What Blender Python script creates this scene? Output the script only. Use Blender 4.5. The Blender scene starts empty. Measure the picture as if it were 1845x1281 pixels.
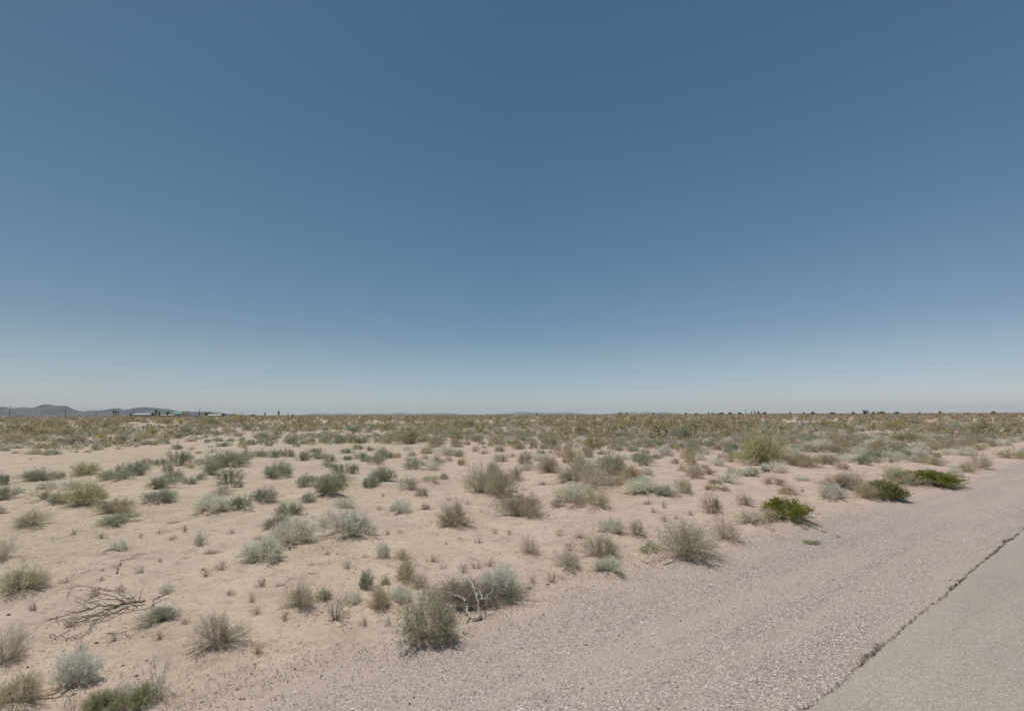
import bpy, math, random
import numpy as np
from mathutils import Vector, Euler
R = math.radians
random.seed(7)
RNG = np.random.default_rng(11)
scene = bpy.context.scene
COL = scene.collection

# ------------------------------------------------------------------ camera
W0, H0, F0 = 1845.0, 1281.0, 922.5
CAMH = 2.5
cam_d = bpy.data.cameras.new('camera'); cam_d.sensor_width = 36.0; cam_d.lens = 18.0
cam_d.clip_start = 0.05; cam_d.clip_end = 60000
cam = bpy.data.objects.new('camera', cam_d); COL.objects.link(cam)
PITCH, ROLL = R(6.56), R(-0.20)
M = (Euler((R(90) + PITCH, 0, 0)).to_matrix() @ Euler((0, 0, ROLL)).to_matrix())
cam.location = (0, 0, CAMH); cam.rotation_euler = M.to_euler()
scene.camera = cam
MN = np.array(M)

def ray(u, v):
    return MN @ np.array([(u - W0 / 2) / F0, -(v - H0 / 2) / F0, -1.0])
def at(u, v, z=0.0):
    "the point of the place seen at photo pixel (u, v) at height z"
    d = ray(u, v); t = (z - CAMH) / min(d[2], -1e-5)
    return np.array([d[0] * t, d[1] * t, z])
def at_dist(u, D, z=0.0):
    "ground point in the direction of photo column u, D metres along the view"
    d = ray(u, 747.0); t = D / (d[1])
    return np.array([d[0] * t, D, z])
def px(P):
    c = MN.T @ (np.asarray(P, float) - np.array([0, 0, CAMH]))
    return W0 / 2 + F0 * c[0] / -c[2], H0 / 2 - F0 * c[1] / -c[2]
def depth(P):
    return -(MN.T @ (np.asarray(P, float) - np.array([0, 0, CAMH])))[2]

# road direction: s along the road, t away from it
DIR = np.array([0.785, 0.6195]); NRM = np.array([-0.6195, 0.785])
T_ROAD, T_SHO = 2.10, 5.40
def st(x, y): return x * DIR[0] + y * DIR[1], x * NRM[0] + y * NRM[1]
def xy(s, t): return s * DIR[0] + t * NRM[0], s * DIR[1] + t * NRM[1]

# ------------------------------------------------------------------ helpers
def tag(o, label=None, cat=None, group=None, kind=None):
    if label: o['label'] = label
    if cat: o['category'] = cat
    if group: o['group'] = group
    if kind: o['kind'] = kind
    return o
def link(o, parent=None):
    COL.objects.link(o)
    if parent is not None: o.parent = parent
    return o
def mesh_np(name, verts, faces, mats=(), tint=None, mat_idx=None, smooth=False):
    """faces: (n,3) or (n,4) int array"""
    me = bpy.data.meshes.new(name)
    verts = np.asarray(verts, np.float32); faces = np.asarray(faces, np.int32)
    k = faces.shape[1]; n = len(faces)
    me.vertices.add(len(verts)); me.vertices.foreach_set('co', verts.ravel())
    me.loops.add(n * k); me.loops.foreach_set('vertex_index', faces.ravel())
    me.polygons.add(n)
    me.polygons.foreach_set('loop_start', np.arange(0, n * k, k, dtype=np.int32))
    me.polygons.foreach_set('loop_total', np.full(n, k, np.int32))
    for m in mats: me.materials.append(m)
    if mat_idx is not None: me.polygons.foreach_set('material_index', np.asarray(mat_idx, np.int32))
    me.polygons.foreach_set('use_smooth', np.full(n, smooth, bool))
    me.update(calc_edges=True)
    if tint is not None:
        a = me.attributes.new('tint', 'FLOAT', 'FACE'); a.data.foreach_set('value', np.asarray(tint, np.float32))
    return me
def mesh_py(name, verts, faces, mat=None, smooth=False):
    me = bpy.data.meshes.new(name); me.from_pydata([tuple(map(float, v)) for v in verts], [], faces)
    if mat: me.materials.append(mat)
    if smooth: me.polygons.foreach_set('use_smooth', [True] * len(me.polygons))
    me.update(); return me
def obj(name, me, parent=None, loc=None):
    o = bpy.data.objects.new(name, me); link(o, parent)
    if loc is not None: o.location = tuple(map(float, loc))
    return o
def empty(name, loc, rz=0.0):
    o = bpy.data.objects.new(name, None); link(o); o.location = tuple(map(float, loc)); o.rotation_euler[2] = rz
    o.empty_display_size = .1
    return o

class Geo:
    "collects boxes, tubes and lathes into one mesh"
    def __init__(s): s.v = []; s.f = []
    def box(s, x0, x1, y0, y1, z0, z1):
        b = len(s.v)
        s.v += [(x0,y0,z0),(x1,y0,z0),(x1,y1,z0),(x0,y1,z0),(x0,y0,z1),(x1,y0,z1),(x1,y1,z1),(x0,y1,z1)]
        s.f += [tuple(b+i for i in q) for q in ((3,2,1,0),(4,5,6,7),(0,1,5,4),(1,2,6,5),(2,3,7,6),(3,0,4,7))]
        return s
    def tube(s, pts, rad, n=6, cap=True):
        pts = [np.asarray(p, float) for p in pts]
        b = len(s.v); m = len(pts)
        for i, p in enumerate(pts):
            d = pts[min(i+1, m-1)] - pts[max(i-1, 0)]; d = d / (np.linalg.norm(d) + 1e-9)
            a = np.cross(d, [0, 0, 1.0]) if abs(d[2]) < .9 else np.cross(d, [1.0, 0, 0])
            a /= np.linalg.norm(a); c = np.cross(d, a)
            r = rad[i] if hasattr(rad, '__len__') else rad
            for k in range(n):
                q = 2*math.pi*k/n
                s.v.append(tuple(p + r*(math.cos(q)*a + math.sin(q)*c)))
        for i in range(m-1):
            for k in range(n):
                k2 = (k+1) % n
                s.f.append((b+i*n+k, b+i*n+k2, b+(i+1)*n+k2, b+(i+1)*n+k))
        if cap:
            s.f.append(tuple(b+k for k in range(n))[::-1]); s.f.append(tuple(b+(m-1)*n+k for k in range(n)))
        return s
    def build(s, name, mat, parent=None, loc=None, smooth=False):
        return obj(name, mesh_py(name, s.v, s.f, mat, smooth), parent, loc)

# ------------------------------------------------------------------ noise
def _h(i, j, seed):
    n = (i.astype(np.int64) * 374761393 + j.astype(np.int64) * 668265263 + seed * 974634777) & 0xffffffff
    n = ((n ^ (n >> 13)) * 1274126177) & 0xffffffff
    return ((n ^ (n >> 16)) & 0xffff) / 65535.0
def vnoise(x, y, seed=0):
    x = np.asarray(x, float); y = np.asarray(y, float)
    xi = np.floor(x); yi = np.floor(y); fx = x - xi; fy = y - yi
    fx = fx*fx*(3-2*fx); fy = fy*fy*(3-2*fy); xi = xi.astype(np.int64); yi = yi.astype(np.int64)
    a = _h(xi, yi, seed); b = _h(xi+1, yi, seed); c = _h(xi, yi+1, seed); d = _h(xi+1, yi+1, seed)
    return (a*(1-fx)+b*fx)*(1-fy) + (c*(1-fx)+d*fx)*fy
def sstep(a, b, x):
    t = np.clip((x-a)/(b-a), 0, 1); return t*t*(3-2*t)
MOUNDS = []      # (x, y, radius, height) filled from the shrubs
def height(x, y):
    x = np.asarray(x, float); y = np.asarray(y, float)
    s, t = st(x, y)
    off = sstep(T_SHO - .5, T_SHO + 2.5, t)
    far = 1 - sstep(60, 160, np.hypot(x, y))
    z = (vnoise(x*.12, y*.12, 1)-.5)*.16 + (vnoise(x*.5, y*.5, 2)-.5)*.07 + (vnoise(x*1.7, y*1.7, 3)-.5)*.03
    z = z*off*far
    near = 1 - sstep(16, 24, np.hypot(x, y))
    fine = (vnoise(x*5, y*5, 4)-.5)*.016 + (vnoise(x*11, y*11, 5)-.5)*.008
    z = z + fine*near*(.25+.75*off)
    for mx, my, r, h in MOUNDS:
        m = (np.abs(x-mx) < 2.2*r) & (np.abs(y-my) < 2.2*r)
        if m.any(): z = z + np.where(m, h*np.exp(-((x-mx)**2+(y-my)**2)/(r*r)*1.3), 0)
    return z

# ------------------------------------------------------------------ materials
def new_mat(name):
    m = bpy.data.materials.new(name); m.use_nodes = True
    nt = m.node_tree; nt.nodes.clear()
    return m, nt, nt.nodes, nt.links
def N(nt, typ, **kw):
    n = nt.nodes.new(typ)
    for k, v in kw.items():
        if k.startswith('_'): setattr(n, k[1:], v)
        else: n.inputs[k.replace('__', ' ')].default_value = v
    return n
def ramp(nt, src, stops, interp='LINEAR'):
    r = nt.nodes.new('ShaderNodeValToRGB'); r.color_ramp.interpolation = interp
    e = r.color_ramp.elements
    while len(e) < len(stops): e.new(.5)
    for el, (p, c) in zip(e, stops):
        el.position = p; el.color = (c[0], c[1], c[2], 1) if hasattr(c, '__len__') else (c, c, c, 1)
    nt.links.new(src, r.inputs['Fac']); return r.outputs['Color']
def math_n(nt, op, a, b=None, clamp=False):
    n = nt.nodes.new('ShaderNodeMath'); n.operation = op; n.use_clamp = clamp
    for i, v in enumerate((a, b)):
        if v is None: continue
        if hasattr(v, 'is_linked') or hasattr(v, 'links'): nt.links.new(v, n.inputs[i])
        else: n.inputs[i].default_value = v
    return n.outputs[0]
def mix(nt, fac, a, b, mode='MIX'):
    n = nt.nodes.new('ShaderNodeMix'); n.data_type = 'RGBA'; n.blend_type = mode
    for i, (s, v) in enumerate(((n.inputs['Factor'], fac), (n.inputs[6], a), (n.inputs[7], b))):
        if hasattr(v, 'links'): nt.links.new(v, s)
        elif hasattr(v, '__len__'): s.default_value = (v[0], v[1], v[2], 1)
        else: s.default_value = v if i == 0 else (v, v, v, 1)
    return n.outputs[2]
def noise(nt, vec, scale, detail=3, rough=.55, dist=0):
    n = N(nt, 'ShaderNodeTexNoise', Scale=scale, Detail=detail, Roughness=rough, Distortion=dist)
    nt.links.new(vec, n.inputs['Vector']); return n.outputs['Fac']

def along_road(nt, pos, a, b):
    "coordinates that run with the road: s*a, t*b"
    o = N(nt, 'ShaderNodeCombineXYZ')
    for i, (v, k) in enumerate(((DIR, a), (NRM, b))):
        d = N(nt, 'ShaderNodeVectorMath', _operation='DOT_PRODUCT'); nt.links.new(pos, d.inputs[0]); d.inputs[1].default_value = (v[0]*k, v[1]*k, 0)
        nt.links.new(d.outputs['Value'], o.inputs[i])
    return o.outputs[0]
def leaf_mat(name, ca, cb, transl=.2, rand=.22):
    "leaf or twig surface: each leaf its own tone between ca and cb, each plant a little different"
    m, nt, nd, lk = new_mat(name)
    at_ = N(nt, 'ShaderNodeAttribute', _attribute_name='tint')
    oi = N(nt, 'ShaderNodeObjectInfo')
    c = mix(nt, at_.outputs['Fac'], ca, cb)
    k = math_n(nt, 'ADD', math_n(nt, 'MULTIPLY', oi.outputs['Random'], rand), 1 - rand/2)
    hsv = N(nt, 'ShaderNodeHueSaturation'); lk.new(c, hsv.inputs['Color']); lk.new(k, hsv.inputs['Value'])
    r2 = math_n(nt, 'FRACT', math_n(nt, 'MULTIPLY', oi.outputs['Random'], 7.31))
    lk.new(math_n(nt, 'ADD', math_n(nt, 'MULTIPLY', r2, .5), .75), hsv.inputs['Saturation'])
    r3 = math_n(nt, 'FRACT', math_n(nt, 'MULTIPLY', oi.outputs['Random'], 13.7))
    lk.new(math_n(nt, 'ADD', math_n(nt, 'MULTIPLY', r3, .03), .485), hsv.inputs['Hue'])
    d = N(nt, 'ShaderNodeBsdfDiffuse'); lk.new(hsv.outputs[0], d.inputs['Color'])
    t = N(nt, 'ShaderNodeBsdfTranslucent'); lk.new(hsv.outputs[0], t.inputs['Color'])
    mx = nd.new('ShaderNodeMixShader'); mx.inputs[0].default_value = transl
    lk.new(d.outputs[0], mx.inputs[1]); lk.new(t.outputs[0], mx.inputs[2])
    out = nd.new('ShaderNodeOutputMaterial'); lk.new(mx.outputs[0], out.inputs['Surface'])
    return m
def plain_mat(name, col, col2=None, scale=8, rough=.8, bump=0.0, metallic=0):
    m, nt, nd, lk = new_mat(name)
    tc = N(nt, 'ShaderNodeTexCoord')
    f = noise(nt, tc.outputs['Object'], scale, 4)
    col2 = col2 or tuple(c*.75 for c in col)
    c = mix(nt, ramp(nt, f, [(.35, 0), (.65, 1)]), col, col2)
    b = N(nt, 'ShaderNodeBsdfPrincipled', Roughness=rough, Metallic=metallic); lk.new(c, b.inputs['Base Color'])
    if bump:
        bp = N(nt, 'ShaderNodeBump', Strength=bump, Distance=.01); lk.new(f, bp.inputs['Height']); lk.new(bp.outputs[0], b.inputs['Normal'])
    out = nd.new('ShaderNodeOutputMaterial'); lk.new(b.outputs[0], out.inputs['Surface'])
    return m

def ground_mat():
    "pinkish sand that turns into pinkish grey gravel beside the road; both by place in the world"
    m, nt, nd, lk = new_mat('desert_ground')
    geo = N(nt, 'ShaderNodeNewGeometry'); pos = geo.outputs['Position']
    dt = N(nt, 'ShaderNodeVectorMath', _operation='DOT_PRODUCT'); lk.new(pos, dt.inputs[0]); dt.inputs[1].default_value = (NRM[0], NRM[1], 0)
    t = dt.outputs['Value']
    wob = math_n(nt, 'MULTIPLY', math_n(nt, 'SUBTRACT', noise(nt, pos, .55, 5, .62), .5), 2.6)
    fine = math_n(nt, 'MULTIPLY', math_n(nt, 'SUBTRACT', noise(nt, pos, 9, 4, .7), .5), 1.3)
    ds = N(nt, 'ShaderNodeVectorMath', _operation='DOT_PRODUCT'); lk.new(pos, ds.inputs[0]); ds.inputs[1].default_value = (DIR[0]*.021, DIR[1]*.021, 0)
    drift = math_n(nt, 'MINIMUM', ds.outputs['Value'], .9)
    tt = math_n(nt, 'ADD', math_n(nt, 'ADD', math_n(nt, 'ADD', t, wob), fine), drift)
    g = N(nt, 'ShaderNodeMapRange', _interpolation_type='SMOOTHSTEP'); lk.new(tt, g.inputs[0])
    g.inputs[1].default_value = T_SHO - .75; g.inputs[2].default_value = T_SHO + .85; g.inputs[3].default_value = 1; g.inputs[4].default_value = 0
    gravel = g.outputs[0]
    # sand
    n1 = noise(nt, pos, .11, 5, .6); n2 = noise(nt, pos, 1.3, 6, .65); n3 = noise(nt, pos, 14, 5, .7)
    sand = ramp(nt, n1, [(.32, (.49, .402, .308)), (.5, (.505, .402, .325)), (.68, (.52, .412, .345))])
    sand = mix(nt, .75, sand, ramp(nt, n2, [(.3, .80), (.5, 1.0), (.7, 1.13)]), 'MULTIPLY')
    sand = mix(nt, .8, sand, ramp(nt, noise(nt, pos, .38, 5, .6, .8), [(.34, (.90, .89, .885)), (.52, (1.0, 1.0, 1.0)), (.68, (1.07, 1.065, 1.06))]), 'MULTIPLY')
    sand = mix(nt, .8, sand, ramp(nt, n3, [(.3, .8), (.5, 1.0), (.7, 1.12)]), 'MULTIPLY')
    vs = N(nt, 'ShaderNodeTexVoronoi', Scale=42.0, Randomness=1.0); lk.new(pos, vs.inputs['Vector'])
    sp = ramp(nt, vs.outputs['Distance'], [(.0, .42), (.16, .6), (.27, 1.0)])
    patch = ramp(nt, noise(nt, pos, 1.1, 4, .6), [(.5, 0), (.64, 1)])
    sand = mix(nt, math_n(nt, 'MULTIPLY', patch, .55), sand, sp, 'MULTIPLY')
    sx0 = N(nt, 'ShaderNodeSeparateXYZ'); lk.new(pos, sx0.inputs[0])
    mr = N(nt, 'ShaderNodeMapRange'); lk.new(sx0.outputs[0], mr.inputs[0]); mr.inputs[1].default_value = -9; mr.inputs[2].default_value = 9
    sand = mix(nt, 1.0, sand, mix(nt, mr.outputs[0], (.985, .995, .945), (1.04, 1.0, 1.015)), 'MULTIPLY')   # camera colour cast painted into the sand: yellower left, pinker right
    # brown organic litter in streaks
    lit = ramp(nt, noise(nt, pos, 3.2, 6, .75, .6), [(.53, 0), (.68, 1)])
    sand = mix(nt, math_n(nt, 'MULTIPLY', lit, .52), sand, (.20, .155, .11))
    # gravel: small stones, each its own tone
    v1 = N(nt, 'ShaderNodeTexVoronoi', Scale=72.0, Randomness=1.0); lk.new(pos, v1.inputs['Vector'])
    sx = N(nt, 'ShaderNodeSeparateColor'); lk.new(v1.outputs['Color'], sx.inputs[0])
    st1 = ramp(nt, sx.outputs[0], [(0, (.17, .145, .125)), (.10, (.30, .26, .225)), (.45, (.40, .355, .315)), (.85, (.49, .445, .40)), (.97, (.76, .73, .69))])
    edge = ramp(nt, v1.outputs['Distance'], [(.25, 1.0), (.62, .80)])
    v2 = N(nt, 'ShaderNodeTexVoronoi', Scale=30.0, Randomness=1.0); lk.new(pos, v2.inputs['Vector'])
    sy = N(nt, 'ShaderNodeSeparateColor'); lk.new(v2.outputs['Color'], sy.inputs[0])
    st2 = ramp(nt, sy.outputs[1], [(0, .78), (.5, 1.0), (1, 1.15)])
    grav = mix(nt, .6, mix(nt, .85, st1, edge, 'MULTIPLY'), st2, 'MULTIPLY')
    # wheel-worn bands along the shoulder, finer and paler
    bn = ramp(nt, noise(nt, along_road(nt, pos, .13, 1.5), 1.0, 5, .62), [(.42, 0), (.60, 1)])
    grav = mix(nt, math_n(nt, 'MULTIPLY', bn, .62), grav, (.455, .39, .345))
    grav = mix(nt, .55, grav, ramp(nt, n1, [(.3, (1.135, .98, .95)), (.7, (1.13, .99, .92))]), 'MULTIPLY')
    drift2 = ramp(nt, noise(nt, along_road(nt, pos, .35, .9), 1.0, 6, .68), [(.54, 0), (.70, 1)])
    grav = mix(nt, math_n(nt, 'MULTIPLY', drift2, .45), grav, (.50, .405, .345))
    col = mix(nt, gravel, sand, grav)
    # the far plain: dry grass and low growth between the shrubs
    ln = N(nt, 'ShaderNodeVectorMath', _operation='LENGTH'); lk.new(pos, ln.inputs[0])
    fr = N(nt, 'ShaderNodeMapRange', _interpolation_type='SMOOTHSTEP'); lk.new(ln.outputs['Value'], fr.inputs[0])
    fr.inputs[1].default_value = 140; fr.inputs[2].default_value = 900
    col = mix(nt, math_n(nt, 'MULTIPLY', fr.outputs[0], .30), col, (.19, .165, .095))
    b = N(nt, 'ShaderNodeBsdfPrincipled', Roughness=.95); b.inputs['Specular IOR Level'].default_value = .15
    lk.new(col, b.inputs['Base Color'])
    bp = N(nt, 'ShaderNodeBump', Strength=.42, Distance=.018); lk.new(mix(nt, gravel, n3, math_n(nt, 'SUBTRACT', 1.0, v1.outputs['Distance'])), bp.inputs['Height'])
    bp2 = N(nt, 'ShaderNodeBump', Strength=.45, Distance=.10); lk.new(noise(nt, pos, 2.4, 6, .68), bp2.inputs['Height']); lk.new(bp2.outputs[0], bp.inputs['Normal'])
    lk.new(bp.outputs[0], b.inputs['Normal'])
    out = nd.new('ShaderNodeOutputMaterial'); lk.new(b.outputs[0], out.inputs['Surface'])
    return m
def road_mat():
    m, nt, nd, lk = new_mat('worn_asphalt')
    geo = N(nt, 'ShaderNodeNewGeometry'); pos = geo.outputs['Position']
    v1 = N(nt, 'ShaderNodeTexVoronoi', Scale=95.0); lk.new(pos, v1.inputs['Vector'])
    sx = N(nt, 'ShaderNodeSeparateColor'); lk.new(v1.outputs['Color'], sx.inputs[0])
    c = ramp(nt, sx.outputs[0], [(0, (.270, .236, .200)), (.5, (.365, .320, .272)), (.95, (.48, .43, .372))])
    c = mix(nt, .6, c, ramp(nt, noise(nt, along_road(nt, pos, .2, 1.6), 1.2, 5, .6), [(.3, .88), (.7, 1.1)]), 'MULTIPLY')
    c = mix(nt, .5, c, ramp(nt, noise(nt, pos, .9, 5, .65), [(.3, (.9, .93, .92)), (.7, (1.06, 1.0, .95))]), 'MULTIPLY')
    dt = N(nt, 'ShaderNodeVectorMath', _operation='DOT_PRODUCT'); lk.new(pos, dt.inputs[0]); dt.inputs[1].default_value = (NRM[0], NRM[1], 0)
    vc = N(nt, 'ShaderNodeTexVoronoi', _feature='DISTANCE_TO_EDGE', Scale=.55); wv = N(nt, 'ShaderNodeVectorMath', _operation='MULTIPLY_ADD')
    nz = N(nt, 'ShaderNodeTexNoise', Scale=2.5, Detail=6, Roughness=.7); lk.new(pos, nz.inputs['Vector']); lk.new(nz.outputs['Color'], wv.inputs[0]); wv.inputs[1].default_value = (.5, .5, 0); lk.new(pos, wv.inputs[2]); lk.new(wv.outputs[0], vc.inputs['Vector'])
    c = mix(nt, math_n(nt, 'MULTIPLY', ramp(nt, vc.outputs['Distance'], [(.0, 1), (.008, 0)]), .16), c, (.16, .14, .12))
    c = mix(nt, ramp(nt, noise(nt, pos, 1.7, 6, .7), [(.55, 0), (.75, .45)]), c, (.42, .37, .315))
    sd = math_n(nt, 'ADD', dt.outputs['Value'], math_n(nt, 'MULTIPLY', noise(nt, pos, 6, 5, .7), .5))
    sg = N(nt, 'ShaderNodeMapRange'); lk.new(sd, sg.inputs[0]); sg.inputs[1].default_value = T_ROAD-.1; sg.inputs[2].default_value = T_ROAD + .35
    c = mix(nt, math_n(nt, 'MULTIPLY', sg.outputs[0], .45), c, (.40, .34, .29))
    b = N(nt, 'ShaderNodeBsdfPrincipled', Roughness=.9); b.inputs['Specular IOR Level'].default_value = .25; lk.new(c, b.inputs['Base Color'])
    bp = N(nt, 'ShaderNodeBump', Strength=.35, Distance=.006); lk.new(v1.outputs['Distance'], bp.inputs['Height']); lk.new(bp.outputs[0], b.inputs['Normal'])
    out = nd.new('ShaderNodeOutputMaterial'); lk.new(b.outputs[0], out.inputs['Surface'])
    return m

# leaf, twig tones per kind: (leaf a, leaf b, stem a, stem b)
KM = {
 'g': leaf_mat('grey_green_leaf', (.265, .285, .185), (.555, .58, .42), .40), 'gs': leaf_mat('grey_green_stem', (0.316, 0.271, 0.186), (0.588, 0.520, 0.395), .15),
 'b': leaf_mat('tan_dry_leaf', (.37, .315, .21), (.71, .63, .47), .42), 'bs': leaf_mat('tan_dry_stem', (0.328, 0.266, 0.175), (0.633, 0.542, 0.395), .15),
 'w': leaf_mat('silvery_leaf', (0.599, 0.571, 0.458), (0.920, 0.920, 0.780), .42),        'ws': leaf_mat('silvery_stem', (0.407, 0.362, 0.271), (0.701, 0.644, 0.520), .15),
 'c': leaf_mat('creosote_leaf', (0.305, 0.277, 0.130), (0.621, 0.554, 0.294), .42),      'cs': leaf_mat('creosote_stem', (0.328, 0.277, 0.186), (0.610, 0.542, 0.407), .15),
 'G': leaf_mat('bright_green_leaf', (.115, .125, .035), (.37, .375, .125), .45, .12), 'Gs': leaf_mat('green_bush_stem', (0.316, 0.260, 0.169), (0.588, 0.508, 0.362), .15),
 'o': leaf_mat('olive_leaf', (.37, .37, .215), (.74, .71, .49), .5),        'os': leaf_mat('olive_stem', (0.316, 0.266, 0.175), (0.588, 0.514, 0.350), .15),
 't': leaf_mat('dry_weed_leaf', (0.384, 0.328, 0.203), (0.723, 0.644, 0.475), .35),        'ts': leaf_mat('dry_weed_stem', (0.294, 0.237, 0.158), (0.588, 0.497, 0.362), .15),
 'v': leaf_mat('wiry_leaf', (0.418, 0.367, 0.232), (0.814, 0.723, 0.514), .35),        'vs': leaf_mat('wiry_stem', (0.305, 0.260, 0.181), (0.678, 0.593, 0.452), .15),
 'y': leaf_mat('light_green_leaf', (.25, .28, .10), (.52, .55, .27), .45), 'ys': leaf_mat('light_green_stem', (.34, .32, .17), (.60, .56, .38), .2),
}

KM['f'] = leaf_mat('far_olive_leaf', (.25, .21, .09), (.58, .49, .26), .35, 0); KM['r'] = leaf_mat('far_brown_leaf', (.33, .255, .155), (.64, .52, .35), .35, 0)
# ------------------------------------------------------------------ plant meshes
def unit(a): return a / (np.linalg.norm(a, axis=-1, keepdims=True) + 1e-9)
def ribbons(P, w):
    """P: (n,k,3) polylines, w: (n,k) widths -> flat, randomly turned ribbons"""
    n, k, _ = P.shape
    d = unit(P[:, -1] - P[:, 0]); r = unit(np.cross(d, RNG.normal(size=(n, 3))))
    L = P - r[:, None, :]*w[..., None]*.5; Rr = P + r[:, None, :]*w[..., None]*.5
    V = np.stack([L, Rr], 2).reshape(-1, 3)
    b = (np.arange(n)*k*2)[:, None] + (np.arange(k-1)*2)[None]
    F = np.stack([b, b+1, b+3, b+2], -1).reshape(-1, 4)
    return V, F
def plant_geo(nst, ntw, nlf, aspect=.55, flat=.9, leaf=(.03, .008), stemw=.008, twl=.17, core=.05, bare=.0, curve=.25, lump=.18, seed=0, rise=0., tipw=.5, spread=1.0):
    """a many-stemmed shrub, width 1, height `aspect`. Returns (stems V,F,tint), (foliage V,F,tint)"""
    rng = np.random.default_rng(seed)
    az = rng.uniform(0, 2*math.pi, nst)
    gap = rng.uniform(0, 2*math.pi); hit = (np.cos(az-gap) > .72) & (rng.random(nst) < .6)
    az = np.where(hit, az + rng.choice([-1, 1], nst)*rng.uniform(.8, 1.6, nst), az)
    u = rng.uniform(0, 1, nst)
    th = np.arccos(np.clip(1 - u*flat, 0, 1))            # 0 is straight up
    D = np.stack([np.sin(th)*np.cos(az), np.sin(th)*np.sin(az), np.cos(th)], -1)
    # envelope: lumpy half ellipsoid
    lob = 1 + lump*np.sin(az*2 + rng.uniform(0, 6)) + lump*.7*np.sin(az*3 + rng.uniform(0, 6))
    ln = rng.uniform(.60, 1.05, nst)*(1 + .16*np.cos(az-rng.uniform(0, 6.28)))
    tip = np.stack([D[:, 0]*.5*lob*spread, D[:, 1]*.5*lob*spread, D[:, 2]*aspect], -1)*ln[:, None]
    base = np.stack([np.cos(az), np.sin(az), az*0], -1)*rng.uniform(0, core, nst)[:, None]
    K = 5; ts = np.linspace(0, 1, K)
    S = base[:, None]*(1-ts)[None, :, None] + tip[:, None]*ts[None, :, None]
    bow = np.sin(ts*math.pi)[None, :, None]*np.linalg.norm(tip, axis=1)[:, None, None]
    S[..., 2] += (bow*curve*rng.uniform(-.2, 1, nst)[:, None, None])[..., 0]*np.sin(th)[:, None]
    S += bow*rng.normal(size=(nst, 1, 3))*.06
    S[..., 2] = np.maximum(S[..., 2], .01)
    sw = stemw*(1.15 - ts*.75)[None]*rng.uniform(.6, 1.3, nst)[:, None]
    # twigs
    ti = np.repeat(np.arange(nst), ntw); m = len(ti)
    tt = rng.uniform(.28 + bare, 1, m)**.8
    k0 = np.minimum((tt*(K-1)).astype(int), K-2); fr = tt*(K-1)-k0
    p0 = S[ti, k0]*(1-fr[:, None]) + S[ti, k0+1]*fr[:, None]
    sd = unit(S[ti, -1]-S[ti, 0])
    td = unit(sd*.9 + rng.normal(size=(m, 3))*.62 + np.array([0, 0, .25+rise]))
    tl = twl*rng.uniform(.45, 1.1, m)
    p1 = p0 + td*tl[:, None]*.5; p2 = p1 + unit(td + rng.normal(size=(m, 3))*.3 + [0, 0, .15])*tl[:, None]*.5
    T = np.stack([p0, p1, p2], 1); T[..., 2] = np.maximum(T[..., 2], .006)
    tw = stemw*.5*np.array([1, .8, .5])[None]*rng.uniform(.6, 1.2, m)[:, None]
    V1, F1 = ribbons(S, sw); V2, F2 = ribbons(T, tw)
    VS = np.concatenate([V1, V2]); FS = np.concatenate([F1, F2 + len(V1)])
    TS = np.repeat(np.concatenate([rng.uniform(0, .7, nst).repeat(K-1), rng.uniform(.2, 1, m).repeat(2)]), 1)
    # leaves
    li = np.repeat(np.arange(m), nlf); q = len(li)
    f = rng.uniform(0, 1.05, q)[:, None]
    lp = np.where(f < .5, T[li, 0]*(1-2*f)+T[li, 1]*2*f, T[li, 1]*(2-2*f)+T[li, 2]*(2*f-1))
    ld = unit(unit(T[li, 2]-T[li, 0])*.7 + rng.normal(size=(q, 3))*.8)
    ll = leaf[0]*rng.uniform(.5, 1.3, q); lw = leaf[1]*rng.uniform(.6, 1.4, q)
    lp = lp + rng.normal(size=(q, 3))*leaf[0]*.25
    lp[:, 2] = np.maximum(lp[:, 2], .004)
    LP = np.stack([lp, lp + ld*ll[:, None]], 1); LP[..., 2] = np.maximum(LP[..., 2], .004)
    VL, FL = ribbons(LP, np.stack([lw, lw*tipw], 1))
    TL = np.clip(rng.normal(.5, .25, q) + rng.normal(0, .12, nst)[ti[li]], 0, 1)
    return (VS, FS, TS), (VL, FL, TL)

# kind: shape parameters at three levels of detail
SHAPE = {
 'g': dict(aspect=.54, flat=1.0, leaf=(.050, .0068), stemw=.0055, twl=.15, curve=.25, lump=.20, core=.24),
 'b': dict(aspect=.56, flat=1.0, leaf=(.050, .0052), stemw=.0055, twl=.17, curve=.18, lump=.24, core=.20),
 'w': dict(aspect=.48, flat=1.0, leaf=(.045, .0075), stemw=.0055, twl=.13, curve=.30, lump=.16, core=.26),
 'c': dict(aspect=.80, flat=.80, leaf=(.028, .0125), stemw=.008, twl=.20, curve=.10, lump=.28, bare=.10, core=.16),
 'G': dict(aspect=.50, flat=.98, leaf=(.055, .0115), stemw=.006, twl=.17, curve=.2, lump=.26, rise=.4, core=.24),
 'o': dict(aspect=.75, flat=.95, leaf=(.040, .0080), stemw=.006, twl=.16, curve=.18, lump=.20, rise=.15, core=.22),
 't': dict(aspect=.85, flat=.80, leaf=(.070, .010), stemw=.012, twl=.24, curve=.0, lump=.3, core=.05),
 'y': dict(aspect=.55, flat=.95, leaf=(.06, .0075), stemw=.006, twl=.17, curve=.05, lump=.3, rise=.5, core=.3),
 'v': dict(aspect=.62, flat=.95, leaf=(.045, .0050), stemw=.0062, twl=.20, curve=.05, lump=.22, core=.12),
}
LOD = {'hi': (170, 9, 4), 'mid': (95, 6, 4), 'lo': (58, 5, 3)}
KNAME = {'g': 'saltbush', 'b': 'dry_bush', 'w': 'silver_bush', 'c': 'creosote_bush', 'G': 'green_bush', 'o': 'olive_bush', 't': 'dry_weed', 'v': 'wiry_bush', 'y': 'green_weed'}
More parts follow.
